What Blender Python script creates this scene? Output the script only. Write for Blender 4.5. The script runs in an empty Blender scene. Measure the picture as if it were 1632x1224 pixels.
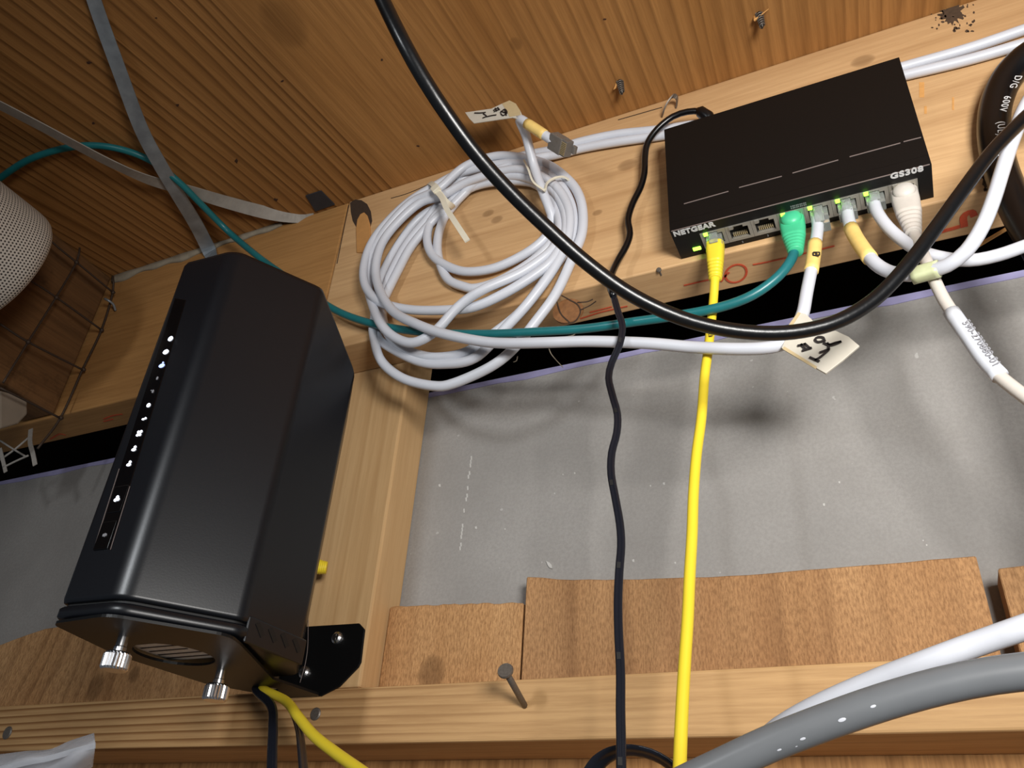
import bpy, bmesh, math, random
from mathutils import Vector, Matrix
random.seed(7)
scene = bpy.context.scene
COL = scene.collection

# ------------------------------------------------------------------ camera
F_PX, IW, IH = 1330.23, 1632.0, 1224.0
CAM = Vector((0.1001, -0.4340, -0.4922))
RIGHT = Vector((0.9044, 0.4221, 0.0618)).normalized()
FWD = Vector((-0.3853, 0.7461, 0.5430)).normalized()
DOWN = FWD.cross(RIGHT).normalized()
RIGHT = DOWN.cross(FWD).normalized()
cam_data = bpy.data.cameras.new('camera')
cam = bpy.data.objects.new('camera', cam_data)
COL.objects.link(cam)
cam_data.sensor_fit = 'HORIZONTAL'
cam_data.sensor_width = 36.0
cam_data.lens = F_PX / IW * 36.0
cam_data.clip_start = 0.01
UP = -DOWN
BACK = -FWD
cam.matrix_world = Matrix(((RIGHT.x, UP.x, BACK.x, CAM.x), (RIGHT.y, UP.y, BACK.y, CAM.y),
                           (RIGHT.z, UP.z, BACK.z, CAM.z), (0, 0, 0, 1)))
scene.camera = cam

# ------------------------------------------------------------------ world, lamp, exposure
world = bpy.data.worlds.new('world')
scene.world = world
world.use_nodes = True
world.node_tree.nodes['Background'].inputs[0].default_value = (0.80, 0.88, 1.0, 1)
world.node_tree.nodes['Background'].inputs[1].default_value = 0.085


def area_lamp(name, loc, target, size, energy, color, spread=math.pi):
    d = bpy.data.lights.new(name, 'AREA')
    d.shape = 'RECTANGLE'
    d.size, d.size_y = size
    d.energy = energy
    d.color = color
    d.spread = spread
    o = bpy.data.objects.new(name, d)
    COL.objects.link(o)
    o.location = loc
    o.rotation_euler = (Vector(target) - Vector(loc)).to_track_quat('-Z', 'Y').to_euler()
    return o


area_lamp('room_lamp', (0.36, -0.62, -0.36), (0.15, 0, -0.16), (0.20, 0.16), 2.9, (1.0, 0.975, 0.94), math.radians(108))
area_lamp('router_streak_lamp', (-0.29, -0.86, -0.17), (-0.29, -0.13, -0.33), (0.06, 0.12), 0.45, (0.93, 0.97, 1.0), math.radians(80))  # unseen narrow lamp added near the router for its edge streak
scene.view_settings.view_transform = 'Standard'
scene.view_settings.look = 'None'
scene.view_settings.exposure = 0.0
scene.view_settings.gamma = 1.0
scene.view_settings.use_curve_mapping = False


# ------------------------------------------------------------------ surveying helpers (photo point -> place in the room)
def ray(x, y):
    return RIGHT * (x - IW / 2) + DOWN * (y - IH / 2) + FWD * F_PX


def at(x, y, Y):
    d = ray(x, y)
    return CAM + d * ((Y - CAM.y) / d.y)


def atz(x, y, Z):
    d = ray(x, y)
    return CAM + d * ((Z - CAM.z) / d.z)


def atx(x, y, X):
    d = ray(x, y)
    return CAM + d * ((X - CAM.x) / d.x)


def mm(p, px):
    """length of px photo pixels at the distance of point p"""
    return px * (p - CAM).dot(FWD) / F_PX


# ------------------------------------------------------------------ object helpers
def root_loc(o):
    while o.parent:
        o = o.parent
    return Vector(o.location)


def tag(o, label=None, cat=None, group=None, kind=None):
    if label: o['label'] = label
    if cat: o['category'] = cat
    if group: o['group'] = group
    if kind: o['kind'] = kind
    return o


def thing(name, loc, label, cat, group=None):
    o = bpy.data.objects.new(name, None)
    o.empty_display_size = 0.01
    COL.objects.link(o)
    o.location = loc
    return tag(o, label, cat, group)


def mesh_obj(name, verts, faces, mat, parent=None, smooth=False, loc=None, bevel=0.0, seg=2):
    verts = [Vector(v) for v in verts]
    if parent is not None:
        org = root_loc(parent)
    elif loc is not None:
        org = Vector(loc)
    else:
        org = Vector((sum(v.x for v in verts), sum(v.y for v in verts), sum(v.z for v in verts))) / len(verts)
    me = bpy.data.meshes.new(name)
    me.from_pydata([v - org for v in verts], [], faces)
    me.update()
    bm = bmesh.new()
    bm.from_mesh(me)
    bmesh.ops.recalc_face_normals(bm, faces=bm.faces)
    bm.to_mesh(me)
    bm.free()
    if smooth:
        me.polygons.foreach_set('use_smooth', [True] * len(me.polygons))
    me.materials.append(mat)
    o = bpy.data.objects.new(name, me)
    COL.objects.link(o)
    if parent is not None:
        o.parent = parent
    else:
        o.location = org
    if bevel > 0:
        m = o.modifiers.new('bevel', 'BEVEL')
        m.width = bevel
        m.segments = seg
        m.limit_method = 'ANGLE'
    return o


class MB:
    """collects shapes of ONE mesh"""
    def __init__(self):
        self.v, self.f = [], []

    def add(self, v, f):
        n = len(self.v)
        self.v += [Vector(p) for p in v]
        self.f += [tuple(i + n for i in q) for q in f]
        return self

    def box(self, lo, hi, mtx=None):
        x0, y0, z0 = lo
        x1, y1, z1 = hi
        v = [Vector(p) for p in ((x0, y0, z0), (x1, y0, z0), (x1, y1, z0), (x0, y1, z0),
                                 (x0, y0, z1), (x1, y0, z1), (x1, y1, z1), (x0, y1, z1))]
        if mtx is not None:
            v = [mtx @ p for p in v]
        return self.add(v, [(0, 3, 2, 1), (4, 5, 6, 7), (0, 1, 5, 4), (1, 2, 6, 5), (2, 3, 7, 6), (3, 0, 4, 7)])

    def loft(self, rings, cap=True):
        n = len(rings[0])
        v = [p for r in rings for p in r]
        f = []
        for i in range(len(rings) - 1):
            for j in range(n):
                k = (j + 1) % n
                f.append((i * n + j, i * n + k, (i + 1) * n + k, (i + 1) * n + j))
        if cap:
            f.append(tuple(range(n))[::-1])
            f.append(tuple((len(rings) - 1) * n + j for j in range(n)))
        return self.add(v, f)

    def tube(self, path, r, sides=10, profile=None, ref=None, cap=True):
        path = [Vector(p) for p in path]
        n = len(path)
        rs = r if isinstance(r, (list, tuple)) else [r] * n
        rings = []
        up = None
        for i in range(n):
            t = (path[min(i + 1, n - 1)] - path[max(i - 1, 0)]).normalized()
            if ref is not None:
                up = ref - t * ref.dot(t)
            elif up is None:
                a = Vector((0, 0, 1)) if abs(t.z) < 0.9 else Vector((1, 0, 0))
                up = a - t * a.dot(t)
            else:
                up = up - t * up.dot(t)
            up.normalize()
            side = t.cross(up)
            ring = []
            if profile is None:
                for k in range(sides):
                    a = 2 * math.pi * k / sides
                    ring.append(path[i] + (up * math.sin(a) + side * math.cos(a)) * rs[i])
            else:
                for (a, b) in profile:
                    ring.append(path[i] + (side * a + up * b) * rs[i])
            rings.append(ring)
        return self.loft(rings, cap)

    def ball(self, c, r, sc=(1, 1, 1), nu=12, nv=8, axes=None):
        c = Vector(c)
        ax = axes or (Vector((1, 0, 0)), Vector((0, 1, 0)), Vector((0, 0, 1)))
        rings = []
        for i in range(nv + 1):
            th = -math.pi / 2 + math.pi * (0.03 + 0.94 * i / nv)
            rings.append([c + (ax[0] * (math.cos(th) * math.cos(p) * sc[0]) + ax[1] * (math.cos(th) * math.sin(p) * sc[1])
                               + ax[2] * (math.sin(th) * sc[2])) * r for p in [2 * math.pi * k / nu for k in range(nu)]])
        return self.loft(rings)

    def prism(self, poly, d):
        """poly: list of Vector (planar), extruded by vector d"""
        poly = [Vector(p) for p in poly]
        d = Vector(d)
        return self.loft([poly, [p + d for p in poly]])

    def build(self, name, mat, parent=None, smooth=False, loc=None, bevel=0.0, seg=2):
        return mesh_obj(name, self.v, self.f, mat, parent, smooth, loc, bevel, seg)


def spline(ctrl, step=0.004):
    """Catmull-Rom through 3-D control points"""
    p = [Vector(c) for c in ctrl]
    p = [p[0] * 2 - p[1]] + p + [p[-1] * 2 - p[-2]]
    out = []
    for i in range(1, len(p) - 2):
        a, b, c, d = p[i - 1], p[i], p[i + 1], p[i + 2]
        n = max(2, int((c - b).length / step))
        for k in range(n):
            t = k / n
            out.append(0.5 * ((2 * b) + (c - a) * t + (2 * a - 5 * b + 4 * c - d) * t * t + (3 * b - a - 3 * c + d) * t ** 3))
    out.append(p[-2])
    return out


def trace(pts):
    """[(x, y, Y or None)] -> 3-D points; missing depths are interpolated along the run"""
    ys = [q[2] if len(q) > 2 else None for q in pts]
    known = [i for i, y in enumerate(ys) if y is not None]
    for i in range(len(ys)):
        if ys[i] is None:
            a = max([k for k in known if k < i], default=known[0])
            b = min([k for k in known if k > i], default=known[-1])
            ys[i] = ys[a] if a == b else ys[a] + (ys[b] - ys[a]) * (i - a) / (b - a)
    return [at(q[0], q[1], y) for q, y in zip(pts, ys)]


def ext(pts, a=0.0, b=0.0, bend=(0, 0, 0)):
    """let a run go on beyond its traced ends by a / b metres"""
    out = [Vector(p) for p in pts]
    bend = Vector(bend)

    def run(p, q, total):
        d = (p - q).normalized()
        step = max(.006, min(.05, (p - q).length))
        n = max(2, int(total / step))
        res = []
        for k in range(1, n + 1):
            t = k * step
            r = p + d * t + bend * (t * t / total)
            r.z = min(r.z, .062)
            res.append(r)
        return res
    if a:
        out = run(out[0], out[1], a)[::-1] + out
    if b:
        out = out + run(out[-1], out[-2], b)
    return out


def ribbon(mb, pts, width, thick, normal):
    """flat strip along pts, width across, normal may be one vector or one per point"""
    n = len(pts)
    rings = []
    for i in range(n):
        t = (pts[min(i + 1, n - 1)] - pts[max(i - 1, 0)]).normalized()
        nn = normal[i] if isinstance(normal, list) else normal
        nn = (nn - t * nn.dot(t)).normalized()
        s = t.cross(nn)
        w = width[i] if isinstance(width, list) else width
        rings.append([pts[i] + s * (w / 2) + nn * thick / 2, pts[i] - s * (w / 2) + nn * thick / 2,
                      pts[i] - s * (w / 2) - nn * thick / 2, pts[i] + s * (w / 2) - nn * thick / 2])
    mb.loft(rings)
    return mb


def text_mesh(name, body, size, origin, xdir, ydir, mat, parent, bold=0.0, spacing=1.0, depth=0.00015):
    cu = bpy.data.curves.new(name + '_curve', 'FONT')
    cu.body = body
    cu.size = size
    cu.offset = bold
    cu.extrude = depth
    cu.space_character = spacing
    cu.resolution_u = 4
    tmp = bpy.data.objects.new(name + '_tmp', cu)
    COL.objects.link(tmp)
    dg = bpy.context.evaluated_depsgraph_get()
    dg.update()
    me = bpy.data.meshes.new_from_object(tmp.evaluated_get(dg))
    bpy.data.objects.remove(tmp)
    bpy.data.curves.remove(cu)
    x = Vector(xdir).normalized()
    y = Vector(ydir)
    y = (y - x * y.dot(x)).normalized()
    z = x.cross(y)
    org = root_loc(parent)
    o0 = Vector(origin)
    for v in me.vertices:
        c = v.co.copy()
        v.co = o0 + x * c.x + y * c.y + z * c.z - org
    me.name = name
    me.materials.clear()
    me.materials.append(mat)
    o = bpy.data.objects.new(name, me)
    COL.objects.link(o)
    o.parent = parent
    return o


# ------------------------------------------------------------------ materials
class NT:
    def __init__(self, name):
        self.mat = bpy.data.materials.new(name)
        self.mat.use_nodes = True
        self.t = self.mat.node_tree
        self.b = self.t.nodes['Principled BSDF']

    def n(self, typ, **kw):
        nd = self.t.nodes.new(typ)
        for k, v in kw.items():
            setattr(nd, k, v)
        return nd

    def link(self, a, b):
        self.t.links.new(a, b)

    def setin(self, sock, v):
        if hasattr(v, 'is_linked') or hasattr(v, 'links'):
            self.link(v, sock)
        else:
            sock.default_value = v

    def m(self, op, a, b=0.0, c=None, clamp=False):
        nd = self.n('ShaderNodeMath', operation=op, use_clamp=clamp)
        self.setin(nd.inputs[0], a)
        self.setin(nd.inputs[1], b)
        if c is not None:
            self.setin(nd.inputs[2], c)
        return nd.outputs[0]

    def comb(self, x, y, z):
        nd = self.n('ShaderNodeCombineXYZ')
        for s, v in zip(nd.inputs, (x, y, z)):
            self.setin(s, v)
        return nd.outputs[0]

    def noise(self, vec, scale=1.0, detail=3.0, rough=0.5):
        nd = self.n('ShaderNodeTexNoise')
        self.link(vec, nd.inputs['Vector'])
        nd.inputs['Scale'].default_value = scale
        nd.inputs['Detail'].default_value = detail
        nd.inputs['Roughness'].default_value = rough
        return nd.outputs[0]

    def ramp(self, fac, stops):
        nd = self.n('ShaderNodeValToRGB')
        self.link(fac, nd.inputs[0])
        cr = nd.color_ramp
        while len(cr.elements) < len(stops):
            cr.elements.new(0.5)
        for e, (p, c) in zip(cr.elements, stops):
            e.position = p
            e.color = (c[0], c[1], c[2], 1) if isinstance(c, (tuple, list)) else (c, c, c, 1)
        return nd.outputs[0]

    def mix(self, fac, a, b, blend='MIX'):
        nd = self.n('ShaderNodeMix', data_type='RGBA', blend_type=blend)
        self.setin(nd.inputs[0], fac)
        for s, v in ((nd.inputs[6], a), (nd.inputs[7], b)):
            if isinstance(v, (tuple, list)):
                s.default_value = (v[0], v[1], v[2], 1)
            else:
                self.link(v, s)
        return nd.outputs[2]

    def bump(self, h, strength, dist=0.001):
        nd = self.n('ShaderNodeBump')
        nd.inputs['Strength'].default_value = strength
        nd.inputs['Distance'].default_value = dist
        self.link(h, nd.inputs['Height'])
        self.link(nd.outputs[0], self.b.inputs['Normal'])


def srgb(r, g, b):
    return tuple(((c / 255) / 12.92 if c / 255 <= 0.04045 else ((c / 255 + 0.055) / 1.055) ** 2.4) for c in (r, g, b))


def plain(name, col, rough=0.5, metal=0.0, spec=0.5, noise=0.0, nscale=400, emit=None, estr=1.0, alpha=1.0, trans=0.0, bump=0.0, coat=0.0):
    m = NT(name)
    b = m.b
    b.inputs['Roughness'].default_value = rough
    b.inputs['Metallic'].default_value = metal
    b.inputs['Specular IOR Level'].default_value = spec
    b.inputs['Transmission Weight'].default_value = trans
    b.inputs['Alpha'].default_value = alpha
    b.inputs['Coat Weight'].default_value = coat
    geo = m.n('ShaderNodeTexCoord').outputs['Object']
    nz = m.noise(geo, nscale, 3)
    if noise > 0:
        c = m.mix(m.m('MULTIPLY', nz, 1.0), tuple(v * (1 - noise) for v in col), tuple(min(1, v * (1 + noise)) for v in col))
        m.link(c, b.inputs['Base Color'])
    else:
        b.inputs['Base Color'].default_value = (*col, 1)
    if bump > 0:
        m.bump(nz, bump, 0.0005)
    if emit:
        b.inputs['Emission Color'].default_value = (*emit, 1)
        b.inputs['Emission Strength'].default_value = estr
    return m.mat


def wood(name, grain, cols, rings=60.0, skew=0.0, skew2=0.0, warp=2.0, warp_f=(1.5, 5.0), ring_mix=0.6, fibre=0.25, tone=0.3,
         knots=(), rough=0.75, bump=0.25, cross='ab', ribfade=None, seed=0.0, sharp=0.75, fib=(14, 320), blotch=0.0, zones=None, swirl=1.2, kmix=0.5):
    """cols = (light, mid, dark).  grain = axis the fibres follow.  knots = [(point, radius, stretch)]"""
    m = NT(name)
    pos = m.n('ShaderNodeNewGeometry').outputs['Position']
    sep = m.n('ShaderNodeSeparateXYZ')
    m.link(pos, sep.inputs[0])
    X, Y, Z = sep.outputs
    g, a, b = {'X': (X, Y, Z), 'Y': (Y, X, Z), 'Z': (Z, X, Y)}[grain]
    a2 = m.m('ADD', m.m('ADD', a, m.m('MULTIPLY', g, skew)), m.m('MULTIPLY', m.m('MULTIPLY', g, a), skew2))
    v1 = m.comb(m.m('ADD', m.m('MULTIPLY', g, warp_f[0]), seed), m.m('MULTIPLY', a2, warp_f[1]), m.m('MULTIPLY', b, warp_f[1]))
    n1 = m.noise(v1, 1.0, 2.0, 0.45)
    c = {'ab': m.m('ADD', a2, b), 'a': a2, 'b': b}[cross]
    c = m.m('MULTIPLY', c, rings)
    c = m.m('ADD', c, m.m('MULTIPLY', n1, warp))
    kmask = None
    for (kp, kr, ks) in knots:
        sub = m.n('ShaderNodeVectorMath', operation='SUBTRACT')
        m.link(pos, sub.inputs[0])
        sub.inputs[1].default_value = kp
        mul = m.n('ShaderNodeVectorMath', operation='MULTIPLY')
        m.link(sub.outputs[0], mul.inputs[0])
        mul.inputs[1].default_value = {'X': (1 / ks, 1, 1), 'Y': (1, 1 / ks, 1), 'Z': (1, 1, 1 / ks)}[grain]
        ln = m.n('ShaderNodeVectorMath', operation='LENGTH')
        m.link(mul.outputs[0], ln.inputs[0])
        d = m.m('DIVIDE', ln.outputs[1], kr)
        gs = m.m('EXPONENT', m.m('MULTIPLY', m.m('MULTIPLY', d, d), -0.18))
        c = m.m('ADD', c, m.m('MULTIPLY', gs, kr * rings * swirl))
        core = m.m('SUBTRACT', 1.0, m.m('SMOOTH_MIN', m.m('MULTIPLY', m.m('POWER', d, 5.0), 0.8), 1.0, 0.3), clamp=True)
        kmask = core if kmask is None else m.m('MAXIMUM', kmask, core)
    fr = m.m('FRACT', c)
    ring = m.ramp(fr, [(0.0, 0.15), (sharp * 0.55, 0.3), (sharp, 1.0), (min(0.99, sharp + 0.16), 0.05), (1.0, 0.15)])
    if ribfade is not None:
        ax, lo, hi = ribfade
        s = {'X': X, 'Y': Y, 'Z': Z}[ax]
        rf = m.n('ShaderNodeMapRange')
        m.link(m.m('ADD', s, m.m('MULTIPLY', m.m('SUBTRACT', n1, 0.5), 0.25)), rf.inputs[0])
        rf.inputs[1].default_value, rf.inputs[2].default_value = lo, hi
        rf.inputs[3].default_value, rf.inputs[4].default_value = 1.0, 0.12
        rfo = rf.outputs[0]
    elif zones is not None:
        lo, hi, stops = zones
        zn = m.m('DIVIDE', m.m('SUBTRACT', m.m('ADD', a2, m.m('MULTIPLY', m.m('SUBTRACT', n1, 0.5), 0.02)), lo), hi - lo)
        rfo = m.ramp(zn, stops)
    else:
        v3 = m.comb(m.m('MULTIPLY', g, 1.0), m.m('ADD', m.m('MULTIPLY', a2, 6.0), seed), m.m('MULTIPLY', b, 6.0))
        rfo = m.ramp(m.noise(v3, 1.0, 1.0), [(0.38, 0.25), (0.6, 1.0)])
    ringm = m.m('MULTIPLY', m.m('MULTIPLY', ring, rfo), ring_mix)
    v2 = m.comb(m.m('MULTIPLY', g, fib[0]), m.m('MULTIPLY', a2, fib[1]), m.m('MULTIPLY', b, fib[1]))
    fb = m.noise(v2, 1.0, 5.0, 0.65)
    tn = m.noise(m.comb(m.m('MULTIPLY', g, 3.0), m.m('ADD', m.m('MULTIPLY', a2, 14.0), seed), m.m('MULTIPLY', b, 14.0)), 1.0, 4.0, 0.6)
    base = m.mix(m.m('MULTIPLY', m.ramp(tn, [(0.3, 0.0), (0.7, 1.0)]), tone), cols[0], cols[1])
    base = m.mix(ringm, base, cols[2])
    base = m.mix(m.m('MULTIPLY', m.ramp(fb, [(0.35, 1.0), (0.6, 0.0)]), fibre), base, cols[2])
    if blotch > 0:
        bl = m.ramp(m.noise(pos, 22.0, 5.0, 0.7), [(0.55, 0.0), (0.72, 1.0)])
        base = m.mix(m.m('MULTIPLY', bl, blotch), base, tuple(v * 0.45 for v in cols[2]))
    if kmask is not None:
        base = m.mix(m.m('MULTIPLY', kmask, kmix), base, tuple(v * 0.5 for v in cols[2]))
    m.link(base, m.b.inputs['Base Color'])
    m.b.inputs['Roughness'].default_value = rough
    m.b.inputs['Specular IOR Level'].default_value = 0.25
    h = m.m('ADD', m.m('MULTIPLY', ringm, -0.8), m.m('MULTIPLY', fb, 0.5))
    m.bump(h, bump, 0.0015)
    return m.mat


M = {}
kn = lambda p, r, s=1.4: ((p.x, p.y, p.z), r, s)
M['ceil'] = wood('plywood_underside', 'Y', (srgb(178, 128, 74), srgb(156, 106, 54), srgb(96, 58, 24)), rings=88, skew=0.0, skew2=0.43,
                 warp=5.5, warp_f=(1.3, 13.0), ring_mix=0.75, fibre=0.30, tone=0.75, cross='a', swirl=0.25, kmix=0.32,
                 zones=(-0.7, 0.3, [(0.30, 0.9), (0.44, 1.0), (0.447, 0.10), (0.53, 0.12), (0.58, 0.55), (1.0, 0.6)]),
                 knots=[kn(atz(452, 38, .07), .017, 1.3), kn(atz(822, 70, .07), .005, 1.2)], bump=0.5, rough=0.62, seed=3.1)
beam_k = [kn(at(1000, 263, 0), .006), kn(at(778, 340, 0), .004), kn(at(792, 350, 0), .004), kn(at(1375, 97, 0), .006), kn(at(952, 339, 0), .003)]
M['beamR'] = wood('pale_pine', 'X', (srgb(212, 174, 128), srgb(190, 150, 104), srgb(148, 106, 64)), rings=30, warp=4.0, warp_f=(1.2, 9.0),
                  ring_mix=0.35, fibre=0.28, tone=0.6, knots=beam_k, bump=0.12, rough=0.55, cross='b', seed=1.7)
M['beamL'] = wood('aged_pine', 'X', (srgb(186, 140, 86), srgb(164, 118, 68), srgb(120, 80, 42)), rings=26, warp=4.0, warp_f=(1.4, 9.0),
                  ring_mix=0.35, fibre=0.30, tone=0.7, bump=0.12, rough=0.6, cross='b', seed=8.2)
M['joist'] = wood('dark_joist_wood', 'Y', (srgb(122, 86, 52), srgb(96, 66, 38), srgb(56, 36, 20)), rings=40, warp=4, ring_mix=0.5,
                  fibre=0.35, tone=0.8, bump=0.2, seed=4.4, blotch=0.6)
M['stud'] = wood('clean_stud_pine', 'Z', (srgb(218, 182, 134), srgb(204, 164, 114), srgb(164, 120, 72)), rings=60, warp=1.6, warp_f=(0.9, 9.0),
                 ring_mix=0.38, fibre=0.22, tone=0.5, bump=0.15, rough=0.55, cross='a', seed=2.3)
M['ledge'] = wood('ledge_fir', 'X', (srgb(208, 168, 118), srgb(192, 148, 96), srgb(122, 78, 38)), rings=185, warp=2.4, warp_f=(1.4, 8.0),
                  ring_mix=0.95, fibre=0.28, tone=0.5, bump=0.35, rough=0.6, cross='b', ribfade=('X', -0.36, -0.10), seed=5.0, sharp=0.8)
M['rough'] = wood('rough_sawn_board', 'Z', (srgb(198, 154, 108), srgb(168, 122, 80), srgb(104, 70, 44)), rings=26, warp=3.0, warp_f=(1.5, 10.0),
                  ring_mix=0.45, fibre=0.55, tone=0.9, bump=0.9, rough=0.9, cross='a', seed=6.6, fib=(260, 800))
M['rough2'] = wood('rough_sawn_knotty_board', 'Z', (srgb(212, 166, 116), srgb(182, 134, 86), srgb(110, 72, 40)), rings=36, warp=7.0, warp_f=(5.0, 10.0),
                   ring_mix=0.45, fibre=0.55, tone=0.9, bump=0.9, rough=0.9, cross='a', seed=9.6, fib=(240, 760),
                   knots=[kn(at(690, 1075, .06), .011, 1.2), kn(at(152, 1096, .06), .009, 1.3), kn(at(214, 1075, .06), .006, 1.2)])
M['lower'] = wood('lower_panel_wood', 'Z', (srgb(216, 164, 106), srgb(190, 134, 80), srgb(120, 74, 36)), rings=50, ring_mix=0.5, fibre=0.5, seed=7.7, cross='a')
M['pit'] = plain('dark_pit', srgb(66, 38, 18), 0.9, noise=0.2)
M['sliver'] = plain('peg_wood', srgb(190, 138, 80), 0.7, noise=0.2, nscale=120)
M['cavity'] = plain('cavity_shade', srgb(40, 30, 24), 0.95, noise=0.3)
M['splinter'] = plain('splinter_wood', srgb(205, 150, 85), 0.8, noise=0.2, nscale=300)

# grey drywall paper
m = NT('grey_drywall_paper')
pos = m.n('ShaderNodeNewGeometry').outputs['Position']
n1 = m.noise(pos, 12, 5, 0.6)
n2 = m.noise(pos, 420, 4, 0.7)
c = m.mix(m.ramp(n1, [(0.3, 0.0), (0.7, 1.0)]), srgb(143, 140, 136), srgb(158, 155, 151))
c = m.mix(m.ramp(n2, [(0.4, 0.0), (0.62, 0.35)]), c, srgb(128, 124, 121))
fl = m.ramp(m.noise(pos, 95, 2, 0.5), [(0.735, 0.0), (0.75, 1.0)])
c = m.mix(m.m('MULTIPLY', fl, 0.35), c, srgb(205, 203, 200))
m.link(c, m.b.inputs['Base Color'])
m.b.inputs['Roughness'].default_value = 0.92
m.bump(n2, 0.25, 0.0006)
M['drywall'] = m.mat
M['purple'] = plain('lilac_edge_paper', srgb(150, 146, 184), 0.9, noise=0.12, nscale=120)
M['plaster'] = plain('plaster_white', srgb(188, 186, 182), 0.9, noise=0.15)
M['caulk'] = plain('dirty_caulk', srgb(150, 140, 122), 0.85, noise=0.4, nscale=90, bump=0.4)

M['router'] = plain('black_satin_plastic', srgb(14, 16, 21), 0.34, noise=0.15, nscale=900, bump=0.03)
M['router_gloss'] = plain('black_gloss_strip', srgb(9, 9, 11), 0.12)
M['router_groove'] = plain('black_groove', srgb(8, 8, 9), 0.6)
M['bracket'] = plain('black_powder_coat', srgb(11, 11, 12), 0.42, spec=0.3, noise=0.2, nscale=1500, bump=0.05)
M['switch'] = plain('black_painted_steel', srgb(8, 7, 7), 0.5, spec=0.3, noise=0.25, nscale=1500, bump=0.06)
M['slit'] = plain('slit_edge_grey', srgb(120, 108, 104), 0.4)
M['print'] = plain('white_print', srgb(208, 208, 208), 0.6)
M['print_dim'] = plain('grey_print', srgb(120, 120, 120), 0.6)
M['cage'] = plain('nickel_port_shield', srgb(190, 186, 176), 0.35, metal=0.75)
M['portdark'] = plain('port_black_plastic', srgb(10, 9, 9), 0.5)
M['gold'] = plain('contact_gold', srgb(225, 205, 160), 0.3, metal=0.7)
M['led'] = plain('led_green', srgb(90, 200, 40), 0.4, emit=srgb(150, 255, 60), estr=5.0)
M['ledw'] = plain('led_white', srgb(220, 225, 255), 0.4, emit=(0.86, 0.9, 1.0), estr=2.2)
M['ledb'] = plain('led_blue_white', srgb(150, 170, 255), 0.4, emit=(0.45, 0.55, 1.0), estr=1.4)
M['iconoff'] = plain('icon_grey', srgb(150, 150, 155), 0.5)
M['chrome'] = plain('polished_nickel', srgb(232, 232, 234), 0.27, metal=1.0)
M['screwdark'] = plain('dark_steel', srgb(70, 66, 62), 0.45, metal=0.8, noise=0.4, nscale=900)
M['nail'] = plain('dull_nail_steel', srgb(120, 112, 104), 0.5, metal=0.6, noise=0.35, nscale=800)
M['galv'] = plain('galvanised_steel', srgb(150, 158, 164), 0.42, metal=0.5, noise=0.5, nscale=70)
M['galvdark'] = plain('galvanised_dark', srgb(62, 66, 74), 0.5, metal=0.5, noise=0.3, nscale=80)
M['strap'] = plain('cream_metal_strap', srgb(158, 150, 140), 0.5, metal=0.2, noise=0.25, nscale=120)
M['wire'] = plain('rusty_wire', srgb(72, 58, 48), 0.6, metal=0.4, noise=0.4, nscale=600)
M['wirelight'] = plain('pale_frayed_netting', srgb(170, 165, 158), 0.8, noise=0.2)
M['white'] = plain('white_pvc_jacket', srgb(204, 207, 215), 0.38, noise=0.06, nscale=60, bump=0.02)
M['whiteold'] = plain('dusty_white_jacket', srgb(205, 202, 202), 0.45, noise=0.14, nscale=110)
M['beige'] = plain('beige_boot_rubber', srgb(204, 197, 188), 0.45, noise=0.05)
M['teal'] = plain('teal_jacket', srgb(28, 106, 110), 0.35, noise=0.25, nscale=70)
M['green'] = plain('green_boot', srgb(70, 190, 140), 0.4, noise=0.05)
M['yellow'] = plain('yellow_jacket', srgb(238, 212, 54), 0.4, noise=0.04, nscale=80)
M['black'] = plain('black_cable', srgb(9, 9, 11), 0.3, noise=0.2, nscale=200)
M['coax'] = plain('black_coax_jacket', srgb(13, 14, 16), 0.30, noise=0.25, nscale=300, bump=0.15)
M['grey'] = plain('grey_conduit', srgb(108, 111, 114), 0.32, noise=0.1, nscale=70)
M['tape'] = plain('yellowed_tape', srgb(236, 202, 120), 0.5, noise=0.12, nscale=200)
M['tapepaper'] = plain('tag_paper', srgb(200, 194, 180), 0.55, noise=0.08, nscale=200)
M['tapeclear'] = plain('tag_clear_edge', srgb(196, 176, 136), 0.4, noise=0.1)
M['ink'] = plain('black_marker', srgb(32, 26, 26), 0.6)
M['red'] = plain('red_stamp_ink', srgb(196, 78, 44), 0.8, noise=0.25, nscale=700)
M['nylon'] = plain('natural_nylon', srgb(226, 220, 200), 0.4, trans=0.0, noise=0.04)
M['nylongreen'] = plain('led_tinted_nylon', srgb(196, 202, 160), 0.35, noise=0.08)  # green light of the switch LEDs put into the sleeve colour
M['clear'] = plain('clear_polycarbonate', (0.86, 0.9, 0.86), 0.08, trans=0.85, spec=0.5)
M['smoke'] = plain('smoky_polycarbonate', srgb(128, 122, 116), 0.2, trans=0.35, noise=0.2)
M['stain'] = plain('dark_mould_stain', srgb(58, 42, 30), 0.9, noise=0.3)
M['block'] = plain('grey_brown_block', srgb(136, 122, 106), 0.8, noise=0.2, nscale=60)
M['label'] = plain('white_label_wrap', srgb(214, 218, 226), 0.3, noise=0.03)
M['sticker'] = plain('paper_sticker', srgb(240, 230, 216), 0.6, noise=0.2)

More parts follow.
